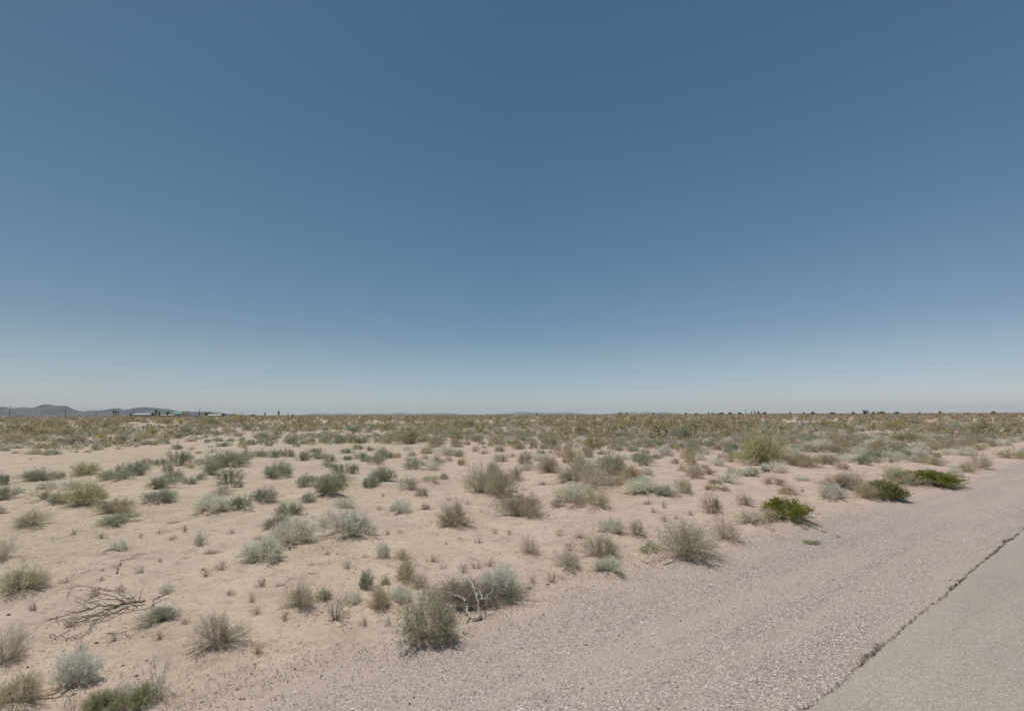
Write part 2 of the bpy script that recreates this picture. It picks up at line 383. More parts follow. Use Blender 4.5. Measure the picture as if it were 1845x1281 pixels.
KCAT = {'g': 'saltbush', 'b': 'dry bush', 'w': 'silvery bush', 'c': 'creosote bush', 'G': 'green bush', 'o': 'olive bush', 't': 'dry weed', 'v': 'wiry bush', 'y': 'green weed'}
CACHE = {}
def protos(kind, lod, var):
    key = (kind, lod, var)
    if key in CACHE: return CACHE[key]
    a, b, c = LOD[lod]; p = dict(SHAPE[kind])
    if kind == 't': a, b, c = int(a*.45), max(3, b//2), max(2, c//2)
    if kind == 'c': a, b = int(a*.7), int(b*1.2)
    if kind in 'Go' and lod == 'hi': c = 5
    if kind == 'v': a, b, c = int(a*1.0), b, max(2, c-1)
    vr = np.random.default_rng(var*31 + ord(kind)); p['aspect'] *= vr.uniform(.85, 1.15); p['lump'] *= vr.uniform(.8, 2.0); p['core'] = p.get('core', .1)*vr.uniform(.7, 1.3)
    if kind in 'bgv' and var % 4 == 3 and lod == 'hi': c = 1; a = int(a*.75)          # some plants are half dead: bare stems, few leaves
    k = {'hi': 1.0, 'mid': 1.55, 'lo': 2.5}[lod]
    p['leaf'] = (p['leaf'][0]*(1+(k-1)*.45), p['leaf'][1]*k); p['stemw'] *= (1+(k-1)*.4)
    st_, fo = plant_geo(a, b, c, seed=abs(hash((ord(kind), len(lod), var*17))) % 99991 + var, **p)
    z = p['aspect']; al = np.concatenate([st_[0], fo[0]])
    kxy = .5/np.percentile(np.hypot(al[:, 0], al[:, 1]), 91); kz = z/np.percentile(al[:, 2], 99.3)
    for q in (st_[0], fo[0]): q[:, :2] *= kxy; q[:, 2] *= kz
    if lod == 'lo':
        me = mesh_np(KNAME[kind], np.concatenate([st_[0], fo[0]]), np.concatenate([st_[1], fo[1]+len(st_[0])]), (KM[kind+'s'], KM[kind]),
                     np.concatenate([st_[2], fo[2]]), np.concatenate([np.zeros(len(st_[1])), np.ones(len(fo[1]))]))
        CACHE[key] = (me, None, z)
    else:
        CACHE[key] = (mesh_np('stems', *st_[:2], (KM[kind+'s'],), st_[2]), mesh_np('foliage', *fo[:2], (KM[kind],), fo[2]), z)
    return CACHE[key]

# ------------------------------------------------------------------ the shrubs, read off the photograph
# (x, base row, width, height, kind) in photo pixels
S = 4.0109
def P_(ox, oy, sc, rows): return [(ox+x/sc, oy+b/sc, w/sc, h/sc, k) for (x, b, w, h, k) in rows]
PL = []
PL += P_(0, 700, S, [(30,705,90,75,'g'),(270,685,180,90,'g'),(425,668,90,50,'b'),(775,672,120,65,'g'),(885,678,130,65,'g'),(875,625,60,60,'g'),
 (985,645,210,110,'g'),(1060,557,70,45,'b'),(1145,568,85,50,'g'),(1290,568,120,95,'g'),(1215,615,80,60,'g'),(1375,585,65,25,'b'),(1375,525,40,35,'b'),(1160,735,160,90,'g'),
 (1255,685,115,80,'g'),(1365,697,110,45,'g'),(1450,665,60,40,'g'),(1530,640,120,80,'g'),(1770,522,110,75,'g'),(1650,700,150,100,'g'),(1715,720,70,45,'g'),(1440,478,40,20,'b'),
 (1530,470,50,40,'t'),(1280,445,70,42,'g'),(1385,445,45,20,'b'),(1605,420,65,30,'g'),(1665,385,65,25,'g'),(1815,405,70,35,'g'),(1495,395,50,25,'g'),(1575,388,80,30,'g'),(1760,430,60,25,'b'),
 (100,400,150,75,'b'),(125,434,100,35,'w'),(35,450,75,25,'b'),(115,470,40,20,'b'),(245,480,120,35,'b'),(375,487,100,45,'g'),(280,432,100,35,'b'),(560,405,85,70,'b'),(700,443,55,38,'g'),(775,420,50,30,'b'),
 (635,465,40,20,'b'),(550,465,25,15,'b'),(510,455,20,12,'b'),(990,390,55,35,'g'),(1045,407,90,30,'b'),(985,420,35,20,'b'),(920,415,40,15,'g'),(855,435,30,15,'b'),(900,387,80,50,'g'),(740,362,60,45,'c'),(690,302,70,30,'c'),
 (700,400,60,40,'b'),(930,332,110,70,'c'),(1090,352,80,70,'c'),(1050,362,150,40,'b'),(1200,372,110,50,'b'),(1290,362,70,40,'g'),(500,342,110,65,'c'),(350,332,160,50,'b'),(265,330,90,50,'c'),(300,382,130,50,'b'),(420,385,80,30,'b'),
 (360,282,60,30,'b'),(450,247,80,30,'c'),(110,252,60,25,'c'),(180,245,80,30,'c'),(565,250,60,28,'b'),(690,242,80,45,'b'),(1195,257,90,52,'c'),(1315,262,60,38,'c'),(1520,267,90,62,'g'),(1345,335,80,65,'g'),(1440,332,50,30,'g'),
 (1570,337,90,40,'c'),(1640,302,60,40,'b'),(1730,247,140,62,'c'),(225,515,30,18,'t'),(30,330,80,45,'b'),(1380,385,70,30,'b'),(1170,402,35,16,'g'),(1215,402,30,16,'g'),(1700,345,60,25,'g'),(1790,300,70,45,'g')])
PL += P_(460, 700, S, [(60,385,80,60,'g'),(100,414,50,30,'g'),(265,400,80,60,'g'),(300,420,55,32,'g'),(350,400,50,27,'g'),(345,372,40,25,'g'),(408,377,50,28,'g'),(508,392,70,45,'g'),(530,357,50,28,'g'),(605,397,75,62,'g'),
 (655,377,50,32,'g'),(705,390,55,42,'g'),(765,394,75,50,'g'),(890,375,50,28,'g'),(950,398,70,38,'b'),(945,340,80,28,'w'),(720,322,60,42,'g'),(40,500,95,50,'g'),(140,507,110,58,'g'),(232,502,85,62,'g'),(345,527,110,75,'g'),
 (437,467,75,34,'g'),(458,510,90,58,'g'),(533,540,80,58,'g'),(527,582,75,42,'g'),(665,470,80,40,'g'),(740,440,75,36,'g'),(832,454,50,34,'g'),(660,524,85,38,'g'),(757,507,90,48,'g'),(800,534,80,38,'g'),(885,560,130,62,'g'),
 (918,495,75,78,'g'),(965,505,65,52,'g'),(1023,507,60,40,'b'),(155,667,200,125,'g'),(605,617,110,60,'g'),(697,627,75,68,'g'),(825,727,155,88,'g'),(350,722,110,78,'g'),(410,682,80,35,'g'),
 (605,720,150,98,'g'),(490,702,60,52,'g'),(1240,470,105,58,'b'),(1130,487,60,38,'b'),(1220,512,50,32,'b'),(1100,447,65,32,'w'),(1110,527,75,38,'w'),(1385,487,120,65,'w'),(1475,492,90,52,'o'),(1310,562,95,68,'b'),
 (1290,597,105,52,'w'),(1390,532,50,37,'b'),(1490,557,75,52,'b'),(1150,597,140,68,'g'),(1365,657,75,42,'b'),(1265,692,155,58,'g'),(1120,747,130,92,'b'),(1205,787,100,60,'b'),(1455,427,90,42,'b'),(1535,407,65,32,'b'),
 (1590,450,60,40,'b'),(1650,467,70,27,'b'),(1645,402,55,27,'b'),(1650,427,40,25,'b'),(1780,532,100,62,'b'),(1765,452,80,45,'b'),(1300,427,100,70,'b'),(1450,377,110,80,'c'),(1380,332,120,60,'c'),(1540,332,60,32,'b'),
 (1620,352,70,30,'w'),(1700,302,90,50,'b'),(1740,402,90,52,'b'),(1715,602,90,60,'b'),(60,300,80,40,'b'),(170,335,70,30,'g'),(600,300,80,36,'c'),(400,310,70,34,'b'),(850,300,70,34,'g'),(1000,300,70,30,'b')])
PL += P_(920, 700, S, [(195,524,85,52,'w'),(100,547,110,82,'b'),(118,597,85,50,'w'),(45,662,110,92,'b'),(15,487,55,30,'b'),(65,432,75,34,'g'),(240,434,65,42,'b'),(340,449,60,30,'b'),(425,422,45,26,'b'),(290,464,40,24,'b'),
 (410,459,40,28,'b'),(165,390,60,30,'b'),(300,417,125,90,'c'),(620,330,100,100,'c'),(340,277,60,32,'c'),(455,527,130,98,'b'),(560,497,100,78,'b'),(495,567,80,62,'o'),(470,632,110,72,'b'),
 (235,697,115,36,'t'),(735,640,200,165,'o'),(870,667,180,105,'b'),(930,747,210,98,'w'),(965,562,125,92,'g'),(985,637,90,50,'w'),(780,452,80,42,'b'),(885,454,95,40,'g'),(975,467,60,36,'g'),(1120,447,90,42,'w'),(985,420,75,36,'g'),
 (1165,414,60,38,'b'),(1070,397,35,26,'b'),(850,370,45,24,'b'),(882,394,35,20,'b'),(945,352,60,22,'g'),(1190,542,65,46,'b'),(1300,562,130,68,'b'),(1375,522,90,52,'w'),(1290,472,100,50,'b'),(1400,477,160,62,'g'),(1440,417,80,46,'g'),
 (1365,412,70,36,'b'),(1245,410,45,24,'b'),(1210,457,30,32,'t'),(1240,372,130,88,'g'),(1275,390,55,36,'b'),(1325,662,150,95,'b'),(1245,602,60,42,'b'),(1400,582,50,32,'b'),(1430,632,90,52,'b'),(1550,432,90,46,'b'),(1535,387,80,46,'b'),
 (1530,517,90,52,'b'),(1590,537,80,52,'b'),(1620,502,100,52,'g'),(1580,692,130,62,'w'),(1480,697,90,32,'g'),(1690,642,170,62,'w'),(1755,637,70,52,'g'),(1600,622,80,50,'w'),(1110,787,200,72,'g'),
 (1450,747,110,36,'b'),(1540,752,90,32,'b'),(1840,612,60,42,'g'),(720,300,90,50,'b'),(1010,280,90,70,'c'),(1120,300,90,50,'c'),(1500,300,120,70,'c'),(830,260,90,40,'c'),(200,300,100,40,'b'),(130,330,70,40,'c'),(530,330,90,50,'c')])
PL += P_(1380, 700, 3.968, [(60,612,150,72,'w'),(400,562,110,62,'b'),(470,562,110,62,'b'),(590,542,110,48,'w'),(545,592,110,48,'b'),(95,387,75,52,'b'),(185,392,90,52,'b'),(275,457,130,62,'b'),(350,437,130,60,'w'),
 (500,462,160,72,'b'),(395,407,110,42,'w'),(465,377,110,52,'b'),(525,407,90,32,'b'),(660,472,120,58,'w'),(630,517,160,68,'w'),(760,502,110,48,'w'),(780,447,100,52,'b'),(800,382,110,48,'w'),(720,367,90,42,'b'),(740,407,90,36,'w'),
 (880,492,160,58,'w'),(960,507,90,42,'w'),(1000,487,70,52,'g'),(930,442,140,52,'b'),(1070,472,110,52,'w'),(1140,467,120,62,'w'),(1205,442,110,62,'b'),(1290,432,100,56,'b'),(130,297,80,48,'c'),
 (570,302,140,62,'c'),(770,297,100,50,'c'),(920,302,130,72,'c'),(1260,317,170,82,'c'),(1570,327,250,112,'c'),(1150,337,70,32,'b'),(1340,412,130,62,'b'),(1440,412,110,62,'b'),(1620,412,90,52,'b'),(1700,402,100,42,'w'),
 (1760,502,150,72,'o'),(1190,562,180,70,'b'),(1430,606,120,62,'b'),(1350,632,110,62,'w'),(250,662,100,30,'w'),(260,742,32,32,'t'),(60,702,150,50,'b'),(160,772,140,52,'b'),(1830,492,90,70,'o'),(1380,300,140,60,'c'),(400,280,110,50,'c'),(1500,385,120,55,'b')])
PL += P_(0, 860, S, [(35,170,150,90,'g'),(320,190,140,82,'b'),(430,222,165,98,'g'),(330,95,130,40,'w'),(515,98,120,50,'w'),(8,282,60,60,'b'),(840,385,265,80,'g'),(1140,217,210,102,'g'),(1600,157,160,92,'g'),(1740,267,112,96,'g'),
 (1260,345,70,18,'t'),(1440,492,72,88,'w'),(860,548,110,60,'w'),(1520,552,90,42,'t'),(1330,587,60,20,'t'),(1655,852,85,55,'t'),(5,645,220,185,'b'),(1210,832,100,65,'w')])
PL += P_(460, 860, S, [(65,202,190,112,'g'),(535,167,200,150,'g'),(375,192,120,60,'g'),(640,220,120,58,'w'),(1035,257,150,82,'w'),(1230,227,62,48,'b'),(1400,167,42,34,'t'),(1535,187,44,34,'t'),(250,302,170,112,'g'),(150,387,175,92,'g'),
 (500,372,92,95,'t'),(930,572,95,105,'w'),(1065,577,90,72,'b'),(670,652,84,75,'t'),(1470,432,60,16,'t'),(805,797,112,112,'g'),(940,772,62,62,'g'),(1080,762,180,192,'b'),(1185,815,170,120,'b'),(1500,678,74,64,'t'),(1600,642,62,62,'t')])
PL += P_(920, 860, S, [(340,217,96,56,'b'),(1110,217,50,50,'t'),(990,190,54,38,'t'),(1465,272,134,124,'b'),(1112,317,54,48,'t'),(1700,217,112,84,'b'),(730,417,190,112,'w'),(915,433,134,104,'b'),(500,432,92,50,'t'),
 (140,552,172,155,'b'),(420,682,250,165,'b'),(1010,562,150,62,'g'),(1740,352,180,100,'w')])
PL += P_(0, 1040, S, [(50,650,260,300,'b'),(1140,352,235,102,'g'),(130,965,310,255,'b')])
PL += P_(460, 1040, S, [(490,162,112,92,'g'),(700,182,112,82,'w'),(212,308,56,64,'t'),(1040,187,165,112,'w')])
PL = [(x, b, w, h, 'v' if (k == 'b' and b > 930) else k) for (x, b, w, h, k) in PL]
PL += [(1033,872,52,26,'b'),(1112,882,60,26,'b'),(1052,858,44,30,'b'),(1150,893,56,24,'w'),(886,872,40,34,'b'),(1060,893,50,22,'b')]
PL += [(1392,947,64,24,'v'),(1562,904,44,30,'v'),(1640,880,40,22,'v'),(1392,958,9,6,'t'),(1045,918,40,18,'b'),(560,1018,12,8,'t'),(590,1000,12,8,'t')]

# landmarks carry a label of their own: (x, base, w, h, kind, short phrase, full label)
HERO = [
 (774,1177,104,76,'o','leafy olive bush on the gravel edge','leafy olive-green bush standing alone where the sand meets the gravel, closest large bush'),
 (1237,1017,112,74,'v','wide straw-olive bush','wide straw-olive bush at the gravel edge with fallen twigs around its foot'),
 (1412,941,76,47,'G','nearest bright green bush','bright green bush closest to the road with dry grey twigs at its foot'),
 (1594,903,62,42,'G','middle bright green bush','ragged bright green bush, middle one of the three green bushes along the gravel'),
 (1672,877,76,36,'G','farthest bright green bush','long low bright green bush, farthest of the three green bushes along the gravel'),
 (1622,877,46,28,'o','dull green bush among the green ones','dull green bush squeezed between the middle and the farthest bright green bushes'),
 (1370,841,82,60,'o','tall grey-green creosote bush','tall grey-green creosote bush rising above the pale mounds behind the first green bush'),
 (1069,886,86,64,'v','leggy straw-tipped bush','tall leggy straw-tipped bush in the thick centre-right clump of dry bushes'),
 (864,893,66,62,'v','tall pale twiggy bush','tall pale twiggy bush with bare grey stems, the biggest in the middle of the sand'),
 (905,897,52,54,'b','tan bush joined to the tall pale one','dense tan bush growing against the side of the tall pale twiggy bush'),
 (988,855,49,31,'b','round dome bush','evenly round olive-tan dome bush standing free on bare sand between the two tall clumps'),
 (738,801,68,35,'c','broad grey creosote bush','broad grey-green creosote bush at the back of the open sand, widest in its row'),
 (1067,808,30,30,'c','yellow-green creosote bush','upright yellow-green creosote bush behind the leggy straw-tipped clump'),
 (411,847,74,34,'g','bluish spreading bush','bluish-green spreading bush, the widest on the back part of the left-hand sand'),
 (153,860,46,21,'o','yellow-topped low bush','low rounded bush with yellowish top on the far side of the left-hand sand'),
 (160,918,68,43,'o','yellow-olive round bush','large yellow-olive round bush on the left-hand sand with grey bushes touching its side'),
 (51,962,74,35,'v','dark flaring bush','dark brown-grey bush flaring low over the sand near the left border'),
 (204,936,56,29,'b','umbrella-shaped bush','thin brownish bush shaped like an umbrella just behind a flat dark grey one'),
 (385,933,72,33,'w','long low silvery bush','long low silvery bush with dark skirt on the left-hand sand'),
 (631,973,87,48,'w','wide silver-green bush','wide silver-green bush with dark underside alone on the middle sand'),
 (526,992,78,52,'w','tall silvery mound','tall silvery mound, upper one of the two pale mounds left of the wide silver-green bush'),
 (472,1021,72,43,'w','lower pale mound','pale whitish mound, lower one of the two left of the wide silver-green bush'),
 (692,872,43,29,'g','round green mound','round dark-green mound, tallest of the green tufts on the central sand'),
 (593,902,52,36,'g','green double mound','grey-green mound in front of a second mound on the central sand'),
 (817,953,74,48,'b','straw mound','straw-coloured mound with a long flat foot in the middle of the sand'),
 (937,936,76,46,'b','full tan mound','full tan-grey mound just right of the straw-coloured mound'),
 (1030,908,76,34,'w','white-topped bush','low bush with a chalky white top in front of the leggy straw-tipped clump'),
 (1077,921,68,36,'b','tan bush beside the white-topped one','low dense tan bush touching the right side of the white-topped bush'),
 (1234,893,36,24,'b','tan clump end bush','tan bush at the right end of the low row beyond the white-topped bush'),
 (1085,1011,68,52,'v','tall bristly tan bush','tall bristly tan bush behind the small chalky white bush at the gravel edge'),
 (1097,1039,54,30,'w','small chalky white bush','small chalky white bush with a green right side at the gravel edge'),
 (1309,981,58,52,'v','thin tan bush','thin see-through tan bush just behind the wide straw-olive bush'),
 (1498,903,56,27,'w','silvery dome','smooth silvery dome bush left of the middle bright green bush'),
 (1440,845,60,25,'b','wide grey-brown dome','wide grey-brown dome bush just right of the tall grey-green creosote bush'),
 (1521,888,76,34,'b','yellow-tipped sprawling bush','sprawling dry bush with yellowish tips behind the silvery dome'),
 (1768,848,50,33,'b','last big tan bush','big tan bush at the far right where the sand meets the gravel'),
 (1629,794,54,18,'c','long yellow-green bush','long low yellow-green bush on the back right among grey mounds'),
 (40,1079,84,54,'v','bristly brown bush','bristly brown fan-shaped bush left of the fallen dead branches'),
 (394,1176,84,66,'v','wiry grey bush','wiry grey-green bush with bare splayed twigs left of the leafy olive bush'),
 (142,1241,74,62,'w','pale fluffy bush','pale fluffy silver bush low on the left, above the green weeds'),
 (541,1101,58,54,'v','upright grey-green bush','upright grey-green bush, tallest in the row left of the white branches'),
 (605,1118,56,50,'t','star-shaped weed','star-shaped grey weed with pale flecks and splayed flat leaves on bare sand'),
 (686,1102,50,48,'v','thin upright green bush','thin upright green-grey bush just up and left of the leafy olive bush'),
 (905,1085,72,60,'w','pale wispy bush','pale wispy silver bush at the right end of the dead grey tangle'),
 (182,1294,72,42,'y','wider green weed','wider green leafy weed cut by the lower border at the left'),
 (256,1277,38,38,'y','smaller green weed','smaller yellow-green weed beside pale straw at the lower left border'),
 (197,773,24,20,'c','yellow creosote bush','yellow-green creosote bush standing high at the back of the left-hand sand'),
]

placed = []       # dicts
def place(x, base, w, h, kind, label=None, phrase=None):
    C = at(x, base); d0 = depth(C)
    sind = CAMH / np.linalg.norm(C - np.array([0, 0, CAMH]))
    C = at(x, base - .40*w*sind); d = depth(C)
    W = w*d/F0
    Hh = max(.58*h, h - .26*w*sind)*d/F0/max(.6, math.sqrt(1-sind*sind))
    placed.append(dict(u=x, v=base, w=w, h=h, k=kind, C=C, W=W, H=Hh, d=d, label=label, phrase=phrase))
for (x, b, w, h, k, ph, lb) in HERO: place(x, b, w, h, k, lb, ph)
for (x, b, w, h, k) in PL: place(x, b, w, h, k)

# more of the small ones, scattered in world space where the photograph is thick with them
def sand_gap(u, v):
    "bare patches of the photograph (0 = bare, 1 = grown)"
    if u < 330 and v > 812: return 0
    if u < 760 and v > 800: return 0
    if v > 812 and u < 950: return 0
    if 690 < u < 860 and v > 806: return 0
    if u > 650: return .9 if v < 804 else .35
    if u > 950 and v < 842: return .8
    s = .45 + .55*float(sstep(500, 1000, u))
    if v > 785: s *= .5
    return s
extra = 0; tries = 0; nb = sum(q['k'] == 'b' for q in placed); ng = sum(q['k'] == 'g' for q in placed)
occ = [(q['u'], q['v'], q['w']) for q in placed]
while extra < 400 and tries < 20000:
    tries += 1
    v = 766 + 76*RNG.random()**1.2; u = RNG.uniform(-10, 1855)
    if RNG.random() > sand_gap(u, v): continue
    if st(*at(u, v)[:2])[1] < T_SHO + 2: continue
    w = RNG.uniform(.55, 1.15)*F0/depth(at(u, v))
    if any(abs(u-a) < .5*(w+c) and abs(v-b) < 4 for a, b, c in occ): continue
    rr = RNG.random()
    if u < 800: k = 'g' if rr < .55 else ('b' if rr < .9 else 'w')
    elif u < 1350: k = 'b' if rr < .5 else ('g' if rr < .8 else 'w')
    else: k = 'w' if rr < .45 else 'b'
    if k == 'b' and nb >= 296: k = 'g' if ng < 296 else 'w'
    nb += k == 'b'; ng += k == 'g'
    place(u, v, w, w*RNG.uniform(.42, .6), k); occ.append((u, v, w)); extra += 1

ex = 0
while ex < 60:
    u = RNG.uniform(60, 1350); v = RNG.uniform(885, 1180); C = at(u, v)
    if st(*C[:2])[1] < T_SHO + .5 or RNG.random() > .35 + .65*float(sstep(500, 800, u)): continue
    w = RNG.uniform(.09, .20)*F0/depth(C)
    if any(abs(u-a) < .6*(w+c) and -14 < b-v < 40 for a, b, c in [(q['u'], q['v'], q['w']) for q in placed]): continue
    place(u, v, w, w*RNG.uniform(.6, .9), 't'); ex += 1
for q in placed:
    if q['d'] < 26 and q['k'] != 't' and q['W'] > .25:
        MOUNDS.append((q['C'][0], q['C'][1], q['W']*.62, min(.10, q['W']*.12)))

# labels: what kind, what size, and where it stands next to the nearest landmark
NOUN = {'g': 'grey-green saltbush', 'b': 'dry tan bush', 'w': 'pale silvery bush', 'c': 'olive-yellow creosote bush', 'G': 'bright green bush', 'o': 'olive-green bush', 't': 'dry little weed', 'v': 'wiry tan bush', 'y': 'light green weed'}
ORD = ['nearest', 'second nearest', 'third nearest', 'fourth nearest', 'fifth nearest', 'sixth nearest', 'seventh nearest', 'eighth nearest', 'ninth nearest', 'tenth nearest', 'eleventh nearest', 'twelfth nearest', 'thirteenth nearest', 'fourteenth nearest', 'fifteenth nearest', 'sixteenth nearest']
def size_word(q):
    r = q['W']
    if q['k'] == 't': return 'tiny' if r < .16 else 'small'
    return 'small' if r < .55 else ('mid-sized' if r < 1.0 else 'broad')
def make_labels():
    marks = [q for q in placed if q['phrase']]
    groups = {}
    for q in placed:
        if q['label']: continue
        best = None
        for m in marks:
            dx = q['u']-m['u']; dy = (q['v']-m['v'])*1.6
            dd = math.hypot(dx, dy)
            if best is None or dd < best[0]: best = (dd, m, dx, dy)
        dd, m, dx, dy = best
        rel = ('to the right of' if dx > 0 else 'to the left of') if abs(dx) > abs(dy) else ('below' if dy > 0 else 'above')
        groups.setdefault((m['phrase'], rel, q['k'], size_word(q)), []).append((dd, q))
    for (ph, rel, k, sz), lst in groups.items():
        lst.sort(key=lambda e: e[0])
        for i, (dd, q) in enumerate(lst):
            rank = (ORD[min(i, 15)] + ' ') if len(lst) > 1 else ''
            q['label'] = f"{sz} {NOUN[k]}, {rank}{rel} the {ph}" if not rank else f"{sz} {NOUN[k]}, {rank}one {rel} the {ph}"
make_labels()

GROUP = {'g': 'grey-green saltbushes on the sand', 'b': 'dry tan bushes on the sand', 'w': 'pale silvery bushes on the sand', 'c': 'creosote bushes on the plain',
         'G': 'bright green bushes by the gravel', 'o': 'olive-green bushes on the sand', 't': 'dry weeds on the sand', 'v': 'wiry tan bushes on the near sand', 'y': 'green weeds at the lower left'}
count = {}
for i, q in enumerate(placed):
    k = q['k']; lod = 'hi' if q['w'] > 38 else ('mid' if q['w'] > 15 else 'lo')
    if k == 't': lod = 'mid' if q['w'] > 20 else 'lo'
    nv = {'hi': 8, 'mid': 8, 'lo': 7}[lod]
    me1, me2, asp = protos(k, lod, i % nv)
    z = float(height(q['C'][0], q['C'][1]))
    rz = random.uniform(0, 6.283); big = {'hi': 1.06, 'mid': 1.20, 'lo': 1.32}[lod]
    sc = (q['W']*big, q['W']*big*random.uniform(.9, 1.08), q['H']/asp*(.45+.55*big)*({'G': .62, 'g': .84, 'b': .86, 'w': .84, 'v': .84, 'y': .8}.get(k, 1.0) if lod == 'hi' or k == 'G' else 1.0))
    if k == 'G': sc = (sc[0]*1.22, sc[1]*1.22, sc[2])
    loc = (q['C'][0], q['C'][1], z - .01)
    if lod == 'lo': o = obj(KNAME[k], me1, None, loc)
    else:
        o = empty(KNAME[k], loc); obj('stems', me1, o); obj('foliage', me2, o)
    # keep the wide axis across the view for bushes that read long and low
    o.rotation_euler[2] = rz; o.scale = sc
    tag(o, q['label'], KCAT[k], GROUP[k])
    count[k] = count.get(k, 0)+1
print('placed', count, len(placed))

# ------------------------------------------------------------------ ground, shoulder, road
def axis(lo, hi, fine_lo, fine_hi, step, grow=1.035):
    a = list(np.arange(fine_lo, fine_hi, step)); s = step; p = a[-1]
    while p < hi: s *= grow; p += s; a.append(min(p, hi))
    s = step; p = a[0]; left = []
    while p > lo: s *= grow; p -= s; left.append(max(p, lo))
    return np.array(left[::-1] + a)
GM = ground_mat()
xs = axis(-18000, 18000, -11, 15, .075, 1.04); ys = axis(-3000, 17500, 2.2, 17, .075, 1.035)
X, Y = np.meshgrid(xs, ys)
Z = height(X, Y)
s_, t_ = st(X, Y)
Z = np.where(t_ < T_SHO + 3, Z - .012*(1 - sstep(T_SHO-.3, T_SHO+.0, t_)), Z)
V = np.stack([X, Y, Z], -1).reshape(-1, 3)
nx = len(xs); ny = len(ys)
idx = np.arange(nx*ny).reshape(ny, nx)
F = np.stack([idx[:-1, :-1], idx[:-1, 1:], idx[1:, 1:], idx[1:, :-1]], -1).reshape(-1, 4)
tag(obj('ground', mesh_np('ground', V, F, (GM,), smooth=True)), 'pale pinkish desert sand with scattered litter and faint tracks', None, None, 'structure')

def strip_mesh(name, ss, ts_of, z_of, mat):
    rows = []
    for s in ss:
        t = ts_of(s); x, y = xy(s, t); rows.append(np.stack([x, y, z_of(x, y, s, t)], -1))
    V = np.array(rows); n, m, _ = V.shape; idx = np.arange(n*m).reshape(n, m)
    F = np.stack([idx[:-1, :-1], idx[1:, :-1], idx[1:, 1:], idx[:-1, 1:]], -1).reshape(-1, 4)
    return mesh_np(name, V.reshape(-1, 3), F[:, ::-1], (mat,), smooth=True)
ss = axis(-60, 900, -4, 16, .05, 1.05)
def sho_t(s):
    edge = T_SHO - .32 - .25*vnoise(s*.4, 0, 9) - min(.9, max(0, s)*.021)
    return np.linspace(T_ROAD - .35, float(edge), 42)
tag(obj('gravel_shoulder', strip_mesh('gravel_shoulder', ss, sho_t, lambda x, y, s, t: height(x, y) + .004, GM)),
    'pinkish grey gravel shoulder between the paved road and the sand', None, None, 'structure')
def road_t(s):
    e = T_ROAD + (vnoise(s*1.1, 3, 21)-.5)*.04 + (vnoise(s*4.5, 7, 22)-.5)*.02 + (vnoise(s*13, 5, 23)-.5)*.015
    e = float(e)
    return np.concatenate([np.linspace(-7.2, 1.2, 15), [e-.10, e-.03, e, e+.012]])
def road_z(x, y, s, t):
    z = np.full(len(t), .018); z[-3] = .017; z[-2] = .012; z[-1] = -.02
    return z
tag(obj('road', strip_mesh('road', ss, road_t, road_z, road_mat())), 'worn pale grey asphalt road with crumbling edge', None, None, 'structure')

# ------------------------------------------------------------------ gravel stones, litter, debris line
def stones(n, pos, size, zoff):
    "n small angular stones in one mesh; pos (n,2)"
    base = np.array([(1,0,0),(0,1,0),(-1,0,0),(0,-1,0),(0,0,.8),(0,0,-.5)], float)
    fc = np.array([(0,1,4),(1,2,4),(2,3,4),(3,0,4),(1,0,5),(2,1,5),(3,2,5),(0,3,5)])
    v = base[None]*RNG.uniform(.6, 1.35, (n, 6, 1))*size[:, None, None]
    v[..., 0] *= RNG.uniform(.8, 1.5, n)[:, None]
    a = RNG.uniform(0, 6.28, n); c, s = np.cos(a)[:, None], np.sin(a)[:, None]
    x = v[..., 0]*c - v[..., 1]*s; y = v[..., 0]*s + v[..., 1]*c
    z = v[..., 2]*.8 + height(pos[:, 0], pos[:, 1])[:, None] + zoff + size[:, None]*.25
    V = np.stack([x+pos[:, :1], y+pos[:, 1:], z], -1).reshape(-1, 3)
    F = (fc[None] + (np.arange(n)*6)[:, None, None]).reshape(-1, 3)
    return V, F
def stone_mat(name, stops):
    m, nt, nd, lk = new_mat(name)
    a = N(nt, 'ShaderNodeAttribute', _attribute_name='tint')
    c = ramp(nt, a.outputs['Fac'], stops)
    b = N(nt, 'ShaderNodeBsdfPrincipled', Roughness=.85); b.inputs['Specular IOR Level'].default_value = .3; lk.new(c, b.inputs['Base Color'])
    out = nd.new('ShaderNodeOutputMaterial'); lk.new(b.outputs[0], out.inputs['Surface']); return m
SM = stone_mat('stone', [(0, (.15, .125, .11)), (.2, (.28, .24, .205)), (.55, (.42, .37, .325)), (.85, (.52, .47, .42)), (.95, (.80, .77, .73))])
n = 40000
s = RNG.uniform(0, 1, n)**1.25*17 - 1.0; t = RNG.uniform(T_ROAD + .02, T_SHO + .2, n)
t = t + np.maximum(0, RNG.normal(0, .35, n))*(RNG.random(n) < .35)
px_, py_ = xy(s, t)
sz = np.clip(RNG.lognormal(math.log(.0042), .48, n), .002, .017)
V, F = stones(n, np.stack([px_, py_], -1), sz, .004)
tag(obj('gravel', mesh_np('gravel', V, F, (SM,), np.repeat(RNG.random(n), 8))), 'loose pinkish and white stones over the shoulder', None, None, 'stuff')
n = 14000
r = 3.5 + RNG.uniform(0, 1, n)**1.4*15; an = RNG.uniform(-.95, .85, n)
px_, py_ = r*np.sin(an), r*np.cos(an); s, t = st(px_, py_)
keep = (t > T_SHO + .3) & (vnoise(px_*.9, py_*.9, 31) > .42); px_, py_ = px_[keep], py_[keep]; n = len(px_)
sz = np.clip(RNG.lognormal(math.log(.006), .45, n), .003, .02)
SM2 = stone_mat('dark_pebble', [(0, (.07, .055, .045)), (.45, (.16, .125, .10)), (.8, (.33, .27, .22)), (1, (.6, .56, .5))])
V, F = stones(n, np.stack([px_, py_], -1), sz, .0)
